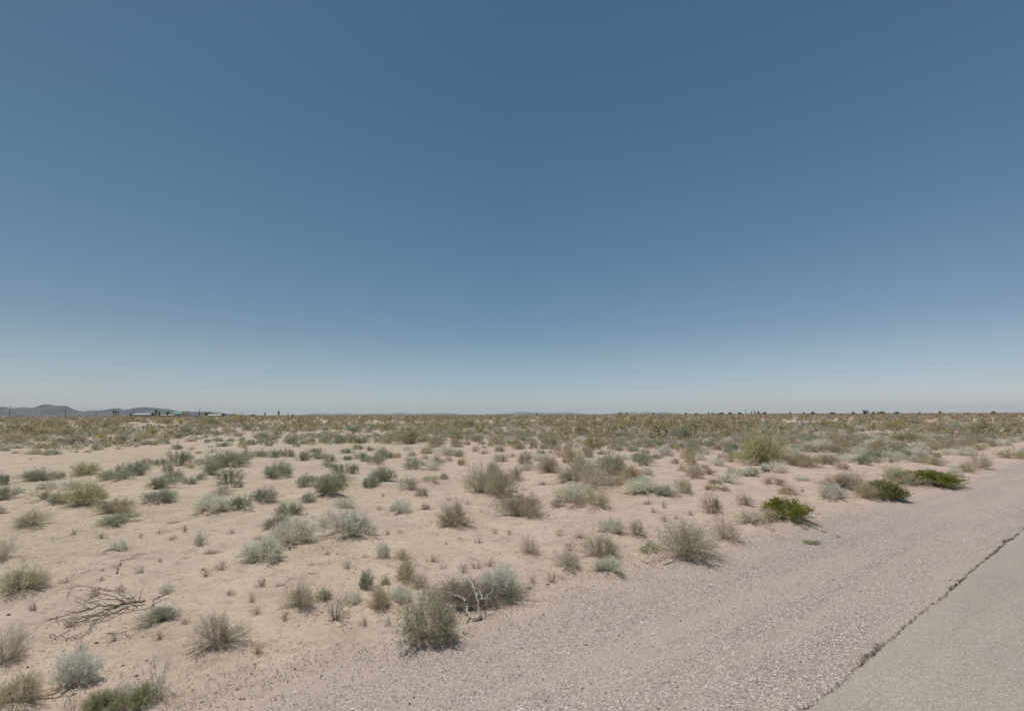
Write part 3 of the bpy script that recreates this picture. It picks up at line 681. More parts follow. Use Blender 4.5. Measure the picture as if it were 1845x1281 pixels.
tag(obj('pebbles', mesh_np('pebbles', V, F, (SM2,), np.repeat(RNG.random(n), 8))), 'small dark pebbles and droppings scattered on the sand', None, None, 'stuff')

def litter(n, pos, ln, wd, up=.25):
    d = RNG.normal(size=(n, 3)); d[:, 2] = np.abs(d[:, 2])*up; d = unit(d)
    p = np.concatenate([pos, (height(pos[:, 0], pos[:, 1]) + .006)[:, None]], 1)
    L = RNG.uniform(.4, 1.2, n)*ln
    P = np.stack([p, p+d*L[:, None]*.5 + RNG.normal(size=(n, 3))*ln*.06, p+d*L[:, None]], 1)
    P[..., 2] = np.maximum(P[..., 2], p[:, None, 2])
    return ribbons(P, np.tile(np.array([1, .8, .4])*wd, (n, 1)))
# twigs and dead leaves on the sand, thick under the bushes
n = 34000
r = 4 + RNG.uniform(0, 1, n)**1.3*18; an = RNG.uniform(-.9, .85, n)
A = np.stack([r*np.sin(an), r*np.cos(an)], -1); s, t = st(A[:, 0], A[:, 1]); A = A[(t > T_SHO+.2) & (vnoise(A[:, 0]*.8, A[:, 1]*.8, 41)*.6 + vnoise(A[:, 0]*3, A[:, 1]*3, 42)*.4 > .50)]
B = []
for q in placed:
    if q['d'] < 24 and q['W'] > .2:
        k = int(60 + 160*q['W']); aa = RNG.uniform(0, 6.28, k); rr = q['W']*RNG.uniform(.05, .78, k)**.8
        B.append(np.stack([q['C'][0]+rr*np.cos(aa)*1.1, q['C'][1]+rr*np.sin(aa)], -1))
A = np.concatenate([A] + B)
V, F = litter(len(A), A, .045, .0045)
LM = leaf_mat('plant_litter', (.13, .095, .06), (.40, .33, .23), .0, 0)
tag(obj('plant_litter', mesh_np('plant_litter', V, F, (LM,), RNG.random(len(A)).repeat(2))), 'brown twigs and dead leaves scattered on the sand and under the bushes', None, None, 'stuff')
# dirt and dry weeds caught along the edge of the asphalt
n = 15000
s = RNG.uniform(-.5, 1, n); s = np.where(RNG.random(n) < .8, RNG.uniform(2, 15, n), RNG.uniform(15, 40, n))
e = T_ROAD + (vnoise(s*1.1, 3, 21)-.5)*.04 + (vnoise(s*4.5, 7, 22)-.5)*.02 + (vnoise(s*13, 5, 23)-.5)*.015
clump = vnoise(s*2.3, 1, 51)*.6 + vnoise(s*7, 2, 52)*.4
ok = RNG.random(n) < sstep(.38, .72, clump)*.26 + .10
s, e, clump = s[ok], e[ok], clump[ok]; n = len(s)
t = e + .022 + np.abs(RNG.normal(0, 1, n))*(.008 + .035*sstep(.55, .8, clump)) - .02
px_, py_ = xy(s, t); V, F = litter(n, np.stack([px_, py_], -1), .035, .006, .9); V[:, 2] += .010
EM = leaf_mat('road_edge_weed', (.13, .105, .075), (.38, .32, .23), .0, 0)
tag(obj('road_edge_weeds', mesh_np('road_edge_weeds', V, F, (EM,), (RNG.random(n)**1.6).repeat(2))), 'dark dirt and dry weeds caught along the crumbling asphalt edge', None, None, 'stuff')
# low dry grass where the gravel begins
n = 10000
s = RNG.uniform(-3.5, 12, n); t = T_SHO + .25 + RNG.normal(0, .55, n)
ok = vnoise(s*1.3, t*1.6, 61)*.6 + vnoise(s*5, t*5, 62)*.4 > .55
px_, py_ = xy(s[ok], t[ok]); n = len(px_)
V, F = litter(n, np.stack([px_, py_], -1), .05, .004, 1.6)
tag(obj('sparse_grass', mesh_np('sparse_grass', V, F, (leaf_mat('sparse_grass', (.19, .18, .09), (.46, .42, .28), .15, 0),), RNG.random(n).repeat(2))),
    'sparse low dry grass where the sand turns to gravel', None, None, 'stuff')

# ------------------------------------------------------------------ far scrub as one mass
def far_scrub():
    Vs, Fs, Ts, Ms = [], [], [], []; off = 0
    def batch(n, r0, r1, wr, hr, nq, qs, kinds, pmin, power=1.0, keepf=None):
        nonlocal off
        # uniform over the ground area between the radii
        r = np.sqrt(RNG.uniform(r0*r0, r1*r1, n)) if power == 1.0 else r0 + (r1-r0)*RNG.random(n)**power
        an = RNG.uniform(R(-53), R(53), n)
        x, y = r*np.sin(an), r*np.cos(an); s, t = st(x, y)
        cl = vnoise(x/9, y/9, 71)*.5 + vnoise(x/30, y/30, 72)*.5
        ok = (t > T_SHO + 4) & (cl > pmin)
        if keepf is not None: ok &= keepf(x, y, r, an)
        x, y, r, an = x[ok], y[ok], r[ok], an[ok]; m = len(x)
        W = RNG.uniform(*wr, m); Hh = W*RNG.uniform(*hr, m)
        kk = RNG.choice(len(kinds), m, p=[k[1] for k in kinds]); kid = np.array([k[0] for k in kinds])[kk]
        # leaf clumps over a lumpy half ellipsoid volume
        d = RNG.normal(size=(m, nq, 3)); d[..., 2] = np.abs(d[..., 2]); d = unit(d)
        rad = RNG.uniform(.35, 1.0, (m, nq, 1))**.6
        P = d*rad*np.stack([W*.5, W*.5, Hh], -1)[:, None]
        P[..., 0] += x[:, None]; P[..., 1] += y[:, None]; P[..., 2] += height(x, y)[:, None]
        q = (qs*W)[:, None]*RNG.uniform(.5, 1.3, (m, nq))
        u = unit(RNG.normal(size=(m, nq, 3)) + np.array([0, 0, .4])); w = unit(np.cross(u, RNG.normal(size=(m, nq, 3))))
        a = P - u*q[..., None]*.5; b = P + u*q[..., None]*.5; ww = w*q[..., None]*.32
        quad = np.stack([a-ww, a+ww, b+ww*.5, b-ww*.5], 2)
        quad[..., 2] = np.maximum(quad[..., 2], 0.0)
        Vs.append(quad.reshape(-1, 3)); c = m*nq
        Fs.append(np.arange(c*4).reshape(c, 4) + off); off += c*4
        Ts.append(np.clip(RNG.normal(.5, .22, c) + RNG.normal(0, .16, m).repeat(nq), 0, 1)); Ms.append(kid.repeat(nq))
    near = [(0, .34), (1, .34), (2, .03), (3, .09), (4, .12), (5, .08)]
    def right_more(x, y, r, an): return (RNG.random(len(x)) < .60 + .40*sstep(-.3, .3, an)) & ((r > 47) | (an > -.05))
    def band(x, y, r, an): return RNG.random(len(x)) < .80 + .20*sstep(-.5, .3, an)
    batch(3100, 38, 68, (.35, .95), (.40, .6), 84, .13, near, .30, keepf=right_more)
    batch(4300, 62, 150, (.5, 1.25), (.42, .6), 56, .15, near, .29, keepf=band)
    batch(1100, 55, 150, (1.2, 2.6), (.5, .8), 70, .14, [(3, .35), (4, .55), (0, .10)], .48, keepf=band)
    batch(3400, 150, 420, (1.3, 3.0), (.45, .7), 34, .20, [(4, .55), (5, .22), (0, .13), (1, .10)], .36)
    batch(3300, 420, 1100, (2.0, 4.5), (.32, .5), 18, .28, [(4, .60), (5, .25), (0, .15)], .30, power=1.0)
    batch(2600, 1100, 2600, (5, 10), (.14, .26), 10, .4, [(4, .65), (5, .2), (0, .15)], .2, power=1.0)
    me = mesh_np('desert_scrub', np.concatenate(Vs), np.concatenate(Fs), [KM['g'], KM['b'], KM['w'], KM['c'], KM['f'], KM['r']], np.concatenate(Ts), np.concatenate(Ms))
    o = obj('desert_scrub', me)
    tag(o, 'distant olive and brown scrub covering the plain to the horizon', None, None, 'stuff')
    print('scrub faces', len(me.polygons))
far_scrub()

# ------------------------------------------------------------------ dead wood
DW = plain_mat('bleached_wood', (.62, .58, .51), (.42, .38, .32), 30, .85, .4)
BW = plain_mat('weathered_brown_wood', (.30, .24, .175), (.19, .15, .11), 30, .9, .4)
def branch_line(g, pts, r0, r1, sub=0, sublen=.2, subr=.35, jit=.008, flatz=True):
    "a bent branch through world points, with side twigs"
    pts = [np.array(p, float) for p in pts]; out = []
    for i in range(len(pts)-1):
        for k in range(4):
            f = k/4; p = pts[i]*(1-f) + pts[i+1]*f + np.array([random.gauss(0, jit) for _ in range(3)])
            out.append(p)
    out.append(pts[-1]); m = len(out)
    for p in out: p[2] = max(p[2], r1)
    g.tube(out, [r0 + (r1-r0)*i/(m-1) for i in range(m)], 6)
    for j in range(sub):
        i = random.randint(2, m-2); d = out[i+1]-out[i-1]; d /= np.linalg.norm(d)+1e-9
        d = d + np.array([random.gauss(0, .6), random.gauss(0, .6), random.uniform(-.1, .5)]); d /= np.linalg.norm(d)
        L = sublen*random.uniform(.4, 1.2); p = out[i]; rr = (r0 + (r1-r0)*i/(m-1))*subr + .0008
        q1 = p + d*L*.5 + np.array([0, 0, random.uniform(-.01, .03)]); q2 = q1 + (d + np.array([random.gauss(0, .35), random.gauss(0, .35), random.uniform(-.4, .2)]))*L*.5
        for q in (q1, q2): q[2] = max(q[2], .004)
        g.tube([p, q1, q2], [rr, rr*.7, rr*.35], 4, False)
def pz(rows, ox, oy, sc): return [at(ox+a/sc, oy+b/sc, z) for a, b, z in rows]

# white branches over the dead grey tangle (one dead bush: trunk branches, twigs)
cen = at(845, 1098); root = empty('dead_bush', cen)
root.location[2] = float(height(cen[0], cen[1]))
tag(root, 'dead grey bush with two bleached white branches arching out of its tangle', 'dead bush')
def rel(o, pts): L = np.array(o.location); return [p - L for p in pts]
c1 = pz([(950,805,.01),(985,730,.03),(945,610,.10),(915,550,.16),(850,482,.20),(740,452,.17),(640,445,.15),(560,455,.10)], 700, 1000, 6.742)
c1b = pz([(640,445,.15),(560,410,.18),(510,380,.2),(380,355,.2)], 700, 1000, 6.742)
c2 = pz([(1025,775,.02),(1080,755,.035),(1112,722,.05),(1095,690,.08),(1085,580,.16),(1065,470,.24),(1030,370,.30),(975,300,.33),(900,245,.33),(790,185,.28)], 700, 1000, 6.742)
c3 = pz([(1100,555,.17),(1190,510,.2),(1240,455,.23),(1290,310,.27)], 700, 1000, 6.742)
c4 = pz([(1150,530,.18),(1120,460,.22),(1095,425,.24)], 700, 1000, 6.742)
for pts, r0, r1, sb in ((c1, .0115, .0045, 9), (c2, .013, .004, 12), (c3, .006, .0025, 7), (c1b, .004, .002, 6), (c4, .007, .005, 0)):
    g = Geo(); branch_line(g, rel(root, pts), r0, r1, sb, .16); g.build('branch', DW, root, smooth=True)
g = Geo(); g.tube(rel(root, pz([(1005,772,.02),(1060,765,.03),(1110,735,.035),(1125,715,.04)], 700, 1000, 6.742)), [.010, .019, .021, .012], 8); g.build('stump', DW, root, smooth=True)
dm_a = leaf_mat('dead_twig', (.16, .13, .09), (.60, .54, .44), 0, 0)
(sV, sF, sT), (fV, fF, fT) = plant_geo(210, 14, 2, aspect=.30, flat=.98, leaf=(.04, .003), stemw=.0055, twl=.16, core=.35, curve=.3, lump=.2, seed=77)
for nm, V_, F_, T_ in (('twigs', sV, sF, sT), ('dry_leaves', fV, fF, fT)):
    V_ = V_.copy(); V_[:, 0] *= 1.45; V_[:, 1] *= .80; V_[:, 2] *= .92; V_[:, 1] += .22; V_[:, 0] -= .05
    obj(nm, mesh_np(nm, V_, F_, (dm_a,), T_), root)

# heap of fallen branches on the left
pc = at(200, 1095); heap = empty('fallen_branches', pc)
heap.location[2] = float(height(pc[0], pc[1]))
tag(heap, 'fallen dead brown branches fanned out flat on the sand near the left border', 'dead branches')
LN = [
 ([(1300,440,.04),(1200,460,.03),(1080,465,.03),(850,540,.05),(690,600,.05),(540,660,.04),(400,720,.03),(200,880,.02)], .015, .003, 16),
 ([(1080,465,.04),(900,500,.07),(700,510,.07),(540,560,.06),(400,590,.04),(180,655,.03),(120,680,.02)], .013, .003, 20),
 ([(1160,460,.03),(1050,400,.06),(900,310,.08),(740,285,.08),(620,290,.07),(590,330,.06),(620,380,.05)], .010, .003, 8),
 ([(740,285,.08),(500,250,.06),(350,280,.05),(130,320,.03)], .005, .002, 10),
 ([(850,560,.04),(700,660,.04),(640,700,.03),(590,780,.03),(515,840,.02)], .008, .003, 6),
 ([(1060,455,.04),(900,420,.09),(700,410,.08),(520,375,.05)], .006, .002, 10),
 ([(700,440,.07),(560,470,.08),(480,410,.07),(380,380,.05)], .006, .002, 10),
 ([(1180,540,.02),(1000,580,.02),(900,630,.02),(820,670,.02),(650,700,.02),(450,710,.02)], .006, .002, 8),
 ([(50,860,.02),(200,900,.02),(300,930,.02),(500,860,.02),(600,830,.02)], .006, .002, 5),
 ([(350,280,.05),(300,340,.04),(290,400,.03)], .005, .002, 3),
 ([(830,590,.03),(600,650,.03),(420,670,.03),(250,740,.02)], .006, .002, 12)]
for rows, r0, r1, sb in LN:
    g = Geo(); branch_line(g, rel(heap, pz(rows, 80, 1020, 7.096)), r0, r1, sb, .20, .45, .010); g.build('branch', BW, heap, smooth=True)
def stick(rows, ox, oy, sc, r0, r1, sb, label, name='fallen_twig', mat=BW, cat='twig', sublen=.12):
    pts = pz(rows, ox, oy, sc); c = pts[0].copy(); c[2] = float(height(c[0], c[1]))
    e = empty(name, c); g = Geo()
    branch_line(g, [p - np.array(pts[0])*[1, 1, 0] for p in pts], r0, r1, sb, sublen)
    # one piece of wood: a single mesh is the thing itself
    bpy.data.objects.remove(e)
    o = g.build(name, mat, None, c, True); tag(o, label, cat, 'loose twigs on the sand'); return o
stick([(1600,350,.05),(1500,380,.05),(1400,450,.03),(1330,540,.02),(1150,580,.02),(960,620,.02)], 80, 1020, 7.096, .011, .003, 7, 'long curved branch lying right of the fallen brown branches')
stick([(845,690,.01),(855,640,.03),(870,600,.05),(940,580,.04),(1060,540,.02)], 0, 860, S, .014, .003, 8, 'forked dead twig below the small pale tuft on the left-hand sand')
stick([(780,545,.02),(690,585,.02)], 0, 860, S, .006, .003, 2, 'thin twig left of the forked dead twig')
stick([(140,770,.01),(200,760,.02),(240,735,.03),(262,708,.02)], 460, 860, S, .006, .003, 0, 'curved bare twig lying on the sand above the upright grey-green bush')
stick([(580,545,.01),(620,556,.02),(670,548,.01)], 460, 860, S, .005, .003, 0, 'small curved twig lying below the wide silver-green bush')
stick([(385,680,.01),(415,686,.015),(445,680,.01)], 460, 860, S, .005, .003, 0, 'short twig lying between the lower pale mound and the curved bare twig')
stick([(1100,640,.01),(1230,600,.05),(1370,630,.03),(1500,655,.02)], 920, 860, S, .008, .003, 9, 'brown twigs lying at the foot of the wide straw-olive bush')
stick([(935,600,.02),(1000,620,.03),(1090,590,.05)], 920, 860, S, .006, .002, 10, 'thin dead twigs lying left of the wide straw-olive bush')
stick([(1340,560,.01),(1420,525,.02),(1500,515,.03)], 0, 1040, S, .005, .002, 6, 'thin twigs reaching left from the wiry grey bush')
stick([(780,405,.01),(850,408,.02),(900,400,.02),(925,425,.01)], 0, 1040, S, .006, .002, 4, 'short dark twig lying below the fallen brown branches')
stick([(895,940,.01),(920,965,.012),(975,972,.01)], 700, 1000, 6.742, .008, .005, 0, 'short dark stick lying on gravel right of the leafy olive bush')
stick([(260,890,.02),(420,860,.02),(580,770,.03)], 0, 1040, S, .010, .004, 7, 'brown twigs lying below the pale fluffy bush')
stick([(1690,430,.01),(1790,400,.015),(1900,428,.01)], 0, 1800, S, .001, .001, 0, 'x') if False else None

# pale dead grass stalks at the lower left
GS = leaf_mat('pale_straw', (.50, .45, .33), (.72, .67, .55), .25, 0)
def stalks(u, v, w, n, L, label, name='dry_grass_stalks', lean=.35, sub=3, wd=.0042):
    c = at(u, v); c[2] = float(height(c[0], c[1])); W = w*depth(c)/F0
    p = np.stack([RNG.uniform(-.5, .5, n)*W, RNG.uniform(-.3, .3, n)*W, np.zeros(n)], -1)
    d = unit(np.stack([RNG.normal(0, lean, n), RNG.normal(0, lean, n), np.ones(n)], -1)); l = L*RNG.uniform(.4, 1.1, n)
    P = np.stack([p, p+d*l[:, None]*.35, p+(d+RNG.normal(0, .10, (n, 3)))*l[:, None]*.7, p+(d+RNG.normal(0, .18, (n, 3)))*l[:, None]], 1)
    ii = np.repeat(np.arange(n), sub); q0 = P[ii, 2]*.6 + P[ii, 1]*.4
    e = unit(d[ii] + RNG.normal(0, .5, (len(ii), 3)))*(L*.3*RNG.uniform(.4, 1, len(ii)))[:, None]
    Q = np.stack([q0, q0+e*.5, q0+e], 1)
    V1, F1 = ribbons(P, np.tile(np.array([1, .9, .7, .4])*wd, (n, 1))); V2, F2 = ribbons(Q, np.tile(np.array([.7, .6, .4])*wd, (len(ii), 1)))
    me = mesh_np(name, np.concatenate([V1, V2]), np.concatenate([F1, F2+len(V1)]), (GS,), RNG.random(n*3+len(ii)*2))
    o = obj(name, me, None, c); tag(o, label, 'dry grass', 'pale dry grass at the lower left'); return o
stalks(285, 1258, 34, 18, .44, 'tall pale branching grass stalks above the green weeds at lower left', sub=4, lean=.22)
stalks(235, 1264, 90, 260, .19, 'pale straw tangle between the two green weeds at lower left', 'dry_grass', .9, 2)
stalks(330, 1262, 110, 130, .13, 'thin pale grass right of the tall branching stalks', 'dry_grass', .9, 2, .0028)
stalks(130, 1275, 40, 22, .18, 'pale grass stalks left of the wider green weed', 'dry_grass', .7, 2)
stalks(458, 1210, 40, 16, .16, 'few pale stalks at the gravel edge right of the wiry grey bush', 'dry_grass', .8, 2, .0028)

# small dark tufts on the gravel: flat weeds
def flat_weed(u, v, w, h, label):
    c = at(u, v); c[2] = float(height(c[0], c[1])) + .004; W = w*depth(c)/F0
    (a, b, tt), (f, g2, h2) = plant_geo(40, 6, 5, aspect=.14, flat=1.0, leaf=(.05, .02), stemw=.012, twl=.12, curve=.1, lump=.1, seed=int(u))
    e = empty('flat_weed', c); e.scale = (W, W*.9, W*1.1)
    obj('stems', mesh_np('stems', a, b, (KM['ts'],), tt), e); obj('foliage', mesh_np('foliage', f, g2, (KM['o'],), h2), e)
    tag(e, label, 'flat weed', 'flat weeds on the gravel')
flat_weed(1464, 980, 34, 7, 'larger flat olive weed on the gravel right of the nearest bright green bush')
flat_weed(1509, 968, 14, 7, 'smaller olive weed on the gravel up and right of the larger flat one')
flat_weed(1484, 959, 12, 3, 'thin dark weed on the gravel above the larger flat olive weed')
for i, (u, v, w) in enumerate([(1056,1163,9),(1077,1137,7),(1010,1139,6),(1067,1116,6)]):
    flat_weed(u, v, w, 5, ['small dark weed on bare gravel, lowest of the four in the middle of the gravel', 'small dark weed, second lowest of the four in the middle of the gravel',
        'small dark weed, leftmost of the four in the middle of the gravel', 'small dark weed, highest of the four in the middle of the gravel'][i])

# dark and white stones big enough to see one by one
def rock(u, v, w, mat, label):
    c = at(u, v); c[2] = float(height(c[0], c[1])); r = w*depth(c)/F0*.5
    import bmesh
    bm = bmesh.new(); bmesh.ops.create_icosphere(bm, subdivisions=2, radius=r)
    for vv in bm.verts:
        k = 1 + .22*math.sin(vv.co.x/r*3.1+u) + .15*math.sin(vv.co.y/r*4.3+v); vv.co *= k; vv.co.z = vv.co.z*.6 + r*.3
    me = bpy.data.meshes.new('stone'); bm.to_mesh(me); bm.free(); me.materials.append(mat)
    o = obj('stone', me, None, c); tag(o, label, 'stone', 'larger stones on the ground')
DK = plain_mat('dark_stone', (.09, .07, .055), (.16, .12, .09), 60, .9); WH = plain_mat('white_stone', (.75, .72, .68), (.6, .56, .5), 60, .8)
rock(953, 1058, 7, DK, 'dark stone at the gravel edge right of the pale wispy bush')
rock(986, 1051, 5, DK, 'dark stone below the bristly tan bush pair, right of the other dark stone')
rock(365, 1026, 6, DK, 'dark stone on the sand between the fallen branches and the lower pale mound')
rock(738, 1269, 6, DK, 'dark stone on the gravel below the leafy olive bush')
rock(174, 1157, 6, DK, 'dark stone on the sand below the fallen brown branches')
rock(16, 1108, 6, DK, 'dark stone below the bristly brown bush by the left border')
rock(1128, 1213, 5, WH, 'white stone on the gravel in the lower middle')
rock(1272, 1237, 5, WH, 'white stone on the gravel at the lower border near the road')
rock(1739, 1248, 6, DK, 'dark pebble lying on the paved road')
rock(1738, 974, 4, WH, 'white stone on the gravel close to the road edge')

# ------------------------------------------------------------------ far things
WOOD = plain_mat('pole_wood', (.13, .11, .09), (.09, .075, .06), 3, .9)
def pole(u, top, D, label, arm=True, arm2=False):
    c = at_dist(u, D); gt = px(c)[1]; Hh = (gt - top)*depth(c)/F0
    e = empty('utility_pole', c)
    g = Geo(); g.tube([(0,0,0),(0,0,Hh*.5),(0,0,Hh)], [.24*D/500, .21*D/500, .17*D/500], 8); g.build('pole', WOOD, e)
    if arm:
        g = Geo(); g.box(-1.5, 1.5, -.12, .12, Hh-.7, Hh-.4); g.build('crossarm', WOOD, e)
        for dx in (-1.35, 0.02, 1.35):
            g = Geo(); g.tube([(dx,0,Hh-.4 + (.42 if dx == 0.02 else 0)),(dx,0,Hh-.05+(.42 if dx == 0.02 else 0))], [.09, .06], 6); g.build('insulator', WOOD, e)
    tag(e, label, 'utility pole', 'utility poles on the plain')
pole(17, 731.5, 500, 'wooden utility pole with crossarm, tallest and leftmost')
pole(117.5, 733, 640, 'wooden utility pole in front of the slope of the highest hill')
pole(173, 739.5, 950, 'thin utility pole just left of the flat-topped tree')
pole(240, 737, 1000, 'utility pole at the left end of the long white building')
pole(359, 737, 900, 'utility pole between the white trailers and the green trees')
pole(1344, 738, 1100, 'thin pole among the far trees right of the long hedge')

bark = plain_mat('tree_bark', (.14, .11, .08), (.09, .07, .05), 4, .9)
TL = {'dark': leaf_mat('dark_tree_leaf', (.12, .145, .09), (.29, .32, .20), .35), 'green': leaf_mat('green_tree_leaf', (.09, .13, .04), (.24, .30, .12), .25),
      'brown': leaf_mat('brown_tree_leaf', (.15, .12, .075), (.29, .23, .16), .2)}
def tree(u, top, w, D, tone, label, shape='round', grp='trees on the horizon', name='tree'):
    c = at_dist(u, D); gt = px(c)[1]; sc = depth(c)/F0; Hh = (gt-top)*sc; W = w*sc
    e = empty(name, c); rng = np.random.default_rng(int(u*7)+3)
    low = {'round': .18, 'umbrella': .55, 'tall': .15, 'hedge': .02, 'clump': .05}[shape]
    g = Geo()
    nt_ = 3 if shape in ('umbrella', 'clump', 'hedge') else 1
    for k in range(nt_):
        ox = (k-(nt_-1)/2)*W*.28
        g.tube([(ox, 0, 0), (ox*1.1, .1, Hh*.4), (ox*1.4, 0, Hh*max(.55, low+.15))], [W*.035+.1, W*.025+.08, .06], 6)
        for j in range(4):
            a = rng.uniform(0, 6.28); g.tube([(ox*1.1, .1, Hh*.4), (ox*1.1+math.cos(a)*W*.25, math.sin(a)*W*.25, Hh*.72)], [.08, .03], 4, False)
    g.build('trunk', bark, e)
    nb = 12 if shape != 'hedge' else 18; n = 520
    ang = rng.uniform(0, 6.28, nb); rr = rng.uniform(.0, .36, nb)
    cx = np.cos(ang)*rr*W*(1.15 if shape == 'hedge' else 1); cy = np.sin(ang)*rr*W*.8
    cz = Hh*(low + (1-low)*rng.uniform(.25, .85, nb)); bs = rng.uniform(.13, .24, nb)
    if shape == 'umbrella': cz = Hh*rng.uniform(.72, .9, nb)
    if shape == 'tall': cx *= .6; bs *= .9
    k = rng.integers(0, nb, n)
    d = unit(rng.normal(size=(n, 3)))*rng.uniform(.3, 1, (n, 1))**.5
    zr = (1-low)*Hh*.24 if shape != 'umbrella' else Hh*.13
    P = np.stack([cx[k] + d[:, 0]*bs[k]*W, cy[k] + d[:, 1]*bs[k]*W, np.clip(cz[k] + d[:, 2]*zr, Hh*low*.6, Hh)], -1)
    q = (.09*W**.6*Hh**.4)*rng.uniform(.5, 1.3, n)
    u_ = unit(rng.normal(size=(n, 3))); w_ = unit(np.cross(u_, rng.normal(size=(n, 3))))
    Q = np.stack([P-u_*q[:, None]*.5-w_*q[:, None]*.35, P-u_*q[:, None]*.5+w_*q[:, None]*.35, P+u_*q[:, None]*.5+w_*q[:, None]*.2, P+u_*q[:, None]*.5-w_*q[:, None]*.2], 1)
    obj('crown', mesh_np('crown', Q.reshape(-1, 3), np.arange(n*4).reshape(n, 4), (TL[tone],), rng.random(n)), e)
    tag(e, label, 'tree', grp)
TREES = [
 (209, 740.5, 14, 800, 'dark', 'flat-topped tree with bare trunks left of the white building', 'umbrella'),
 (236, 745, 6, 950, 'green', 'low green tree touching the left end of the long white building', 'round'),
 (274.5, 743, 8, 950, 'dark', 'low dark tree left of the tallest dark tree by the white building', 'round'),
 (281, 736.5, 6, 950, 'dark', 'tallest dark tree at the right end of the long white building', 'tall'),
 (286.5, 740.5, 6, 950, 'dark', 'shorter dark tree touching the right side of the tallest dark tree', 'round'),
 (302, 741, 8, 1000, 'brown', 'brownish bare tree between the tall dark tree and the water tank', 'round'),
 (338.5, 741, 5, 1040, 'brown', 'brownish tree at the right side of the tan water tank', 'round'),
 (359, 743, 4, 890, 'dark', 'narrow dark tree at the foot of the pole by the white trailers', 'tall'),
 (371, 741.5, 11, 950, 'green', 'bright green tree left of the low white-roofed house', 'round'),
 (378, 740.5, 4, 960, 'dark', 'dark narrow tree on the right side of the bright green tree', 'tall'),
 (384, 744, 5, 1000, 'dark', 'low dark tree behind the low white-roofed house', 'round'),
 (402, 745, 9, 900, 'green', 'olive tree at the right end of the low white-roofed house', 'clump'),
 (421, 745.5, 13, 900, 'green', 'wide yellow-green tree right of the buildings', 'clump'),
 (435, 746.5, 10, 900, 'green', 'lower green tree right of the wide yellow-green tree', 'clump'),
 (456, 746.5, 8, 900, 'dark', 'low tree between the wide yellow-green tree and the small dark round tree', 'clump'),
 (477.5, 743.5, 4.5, 850, 'dark', 'small dark tree left of the taller dark tree on the bare horizon', 'round'),
 (502, 740, 6.5, 850, 'dark', 'tallest dark tree on the bare horizon left of the middle', 'round'),
 (519, 744, 3, 850, 'dark', 'narrow dark tree right of the tallest tree on the bare horizon', 'tall'),
 (528, 747, 8, 850, 'green', 'low olive tree right of the narrow dark tree', 'clump'),
 (967, 743.5, 5, 1000, 'dark', 'small dark tree in front of the low hills at the middle', 'round'),
 (1118, 742.5, 7, 900, 'green', 'olive tree on the horizon, left one of a pair beyond the scrub', 'round'),
 (1129, 743, 4, 950, 'dark', 'dark tree, right one of the pair beyond the scrub', 'round'),
 (1178, 743, 5, 1000, 'dark', 'dark tree in front of the faint blue hill right of the middle', 'round'),
 (1235.5, 743.5, 7, 1000, 'dark', 'lone dark tree between the faint blue hill and the hedge', 'round'),
 (1255, 743.3, 8, 1000, 'green', 'low green tree left of the small pointed dark tree', 'clump'),
 (1277, 741.5, 4, 1000, 'dark', 'small pointed dark tree left of the long hedge', 'tall'),
 (1284, 743, 6, 1000, 'green', 'low green tree touching the small pointed dark tree', 'clump'),
 (1299, 743, 14, 1000, 'dark', 'long dark hedge-like tree row left of the rounded tree', 'hedge'),
 (1316, 742, 9, 1000, 'dark', 'rounded dark tree at the right end of the hedge', 'clump'),
 (1333, 742.8, 9, 1000, 'green', 'low green tree right of the hedge and its rounded tree', 'clump'),
 (1354.5, 740.5, 3.5, 950, 'dark', 'slim dark tree left of the tallest tree on the right horizon', 'tall'),
 (1360, 738.8, 4, 950, 'dark', 'tallest narrow dark tree on the right horizon', 'tall'),
 (1366, 741, 8, 950, 'dark', 'wide dark tree touching the tallest narrow tree on its right', 'round'),
 (1377, 742.2, 8, 950, 'green', 'low olive tree right of the wide dark tree', 'clump'),
 (1423.5, 742, 6, 900, 'dark', 'small dark tree, left one of two before the low rounded tree', 'round'),
 (1448, 742.3, 5, 900, 'dark', 'small dark tree, right one of two before the low rounded tree', 'round'),
 (1465, 741.2, 9, 900, 'green', 'low rounded green tree on the right horizon', 'clump'),
 (1500, 742.5, 12, 900, 'dark', 'flat dark tree right of the low rounded green tree', 'hedge'),
 (1537, 741.5, 8, 850, 'green', 'low olive tree left of the dome-shaped dark tree', 'clump'),
 (1560.5, 738.5, 12, 850, 'dark', 'dome-shaped dark tree, largest on the right horizon', 'clump'),
 (1574, 740.8, 6, 850, 'green', 'small olive tree touching the dome-shaped dark tree', 'clump'),
 (1587.5, 741, 13, 850, 'dark', 'long low dark tree right of the dome-shaped tree', 'hedge'),
 (1615, 741.3, 12, 850, 'green', 'long low olive tree farther right of the dome-shaped tree', 'hedge'),
 (1657, 741.8, 6, 850, 'brown', 'brownish tree between the long low trees and the small dark one', 'clump'),
 (1694, 740.3, 7, 800, 'dark', 'small dark tree alone near the right end of the horizon', 'round'),
 (1790.5, 739.8, 8, 750, 'dark', 'last dark tree on the horizon before the right border', 'clump')]
for t in TREES: tree(*t)

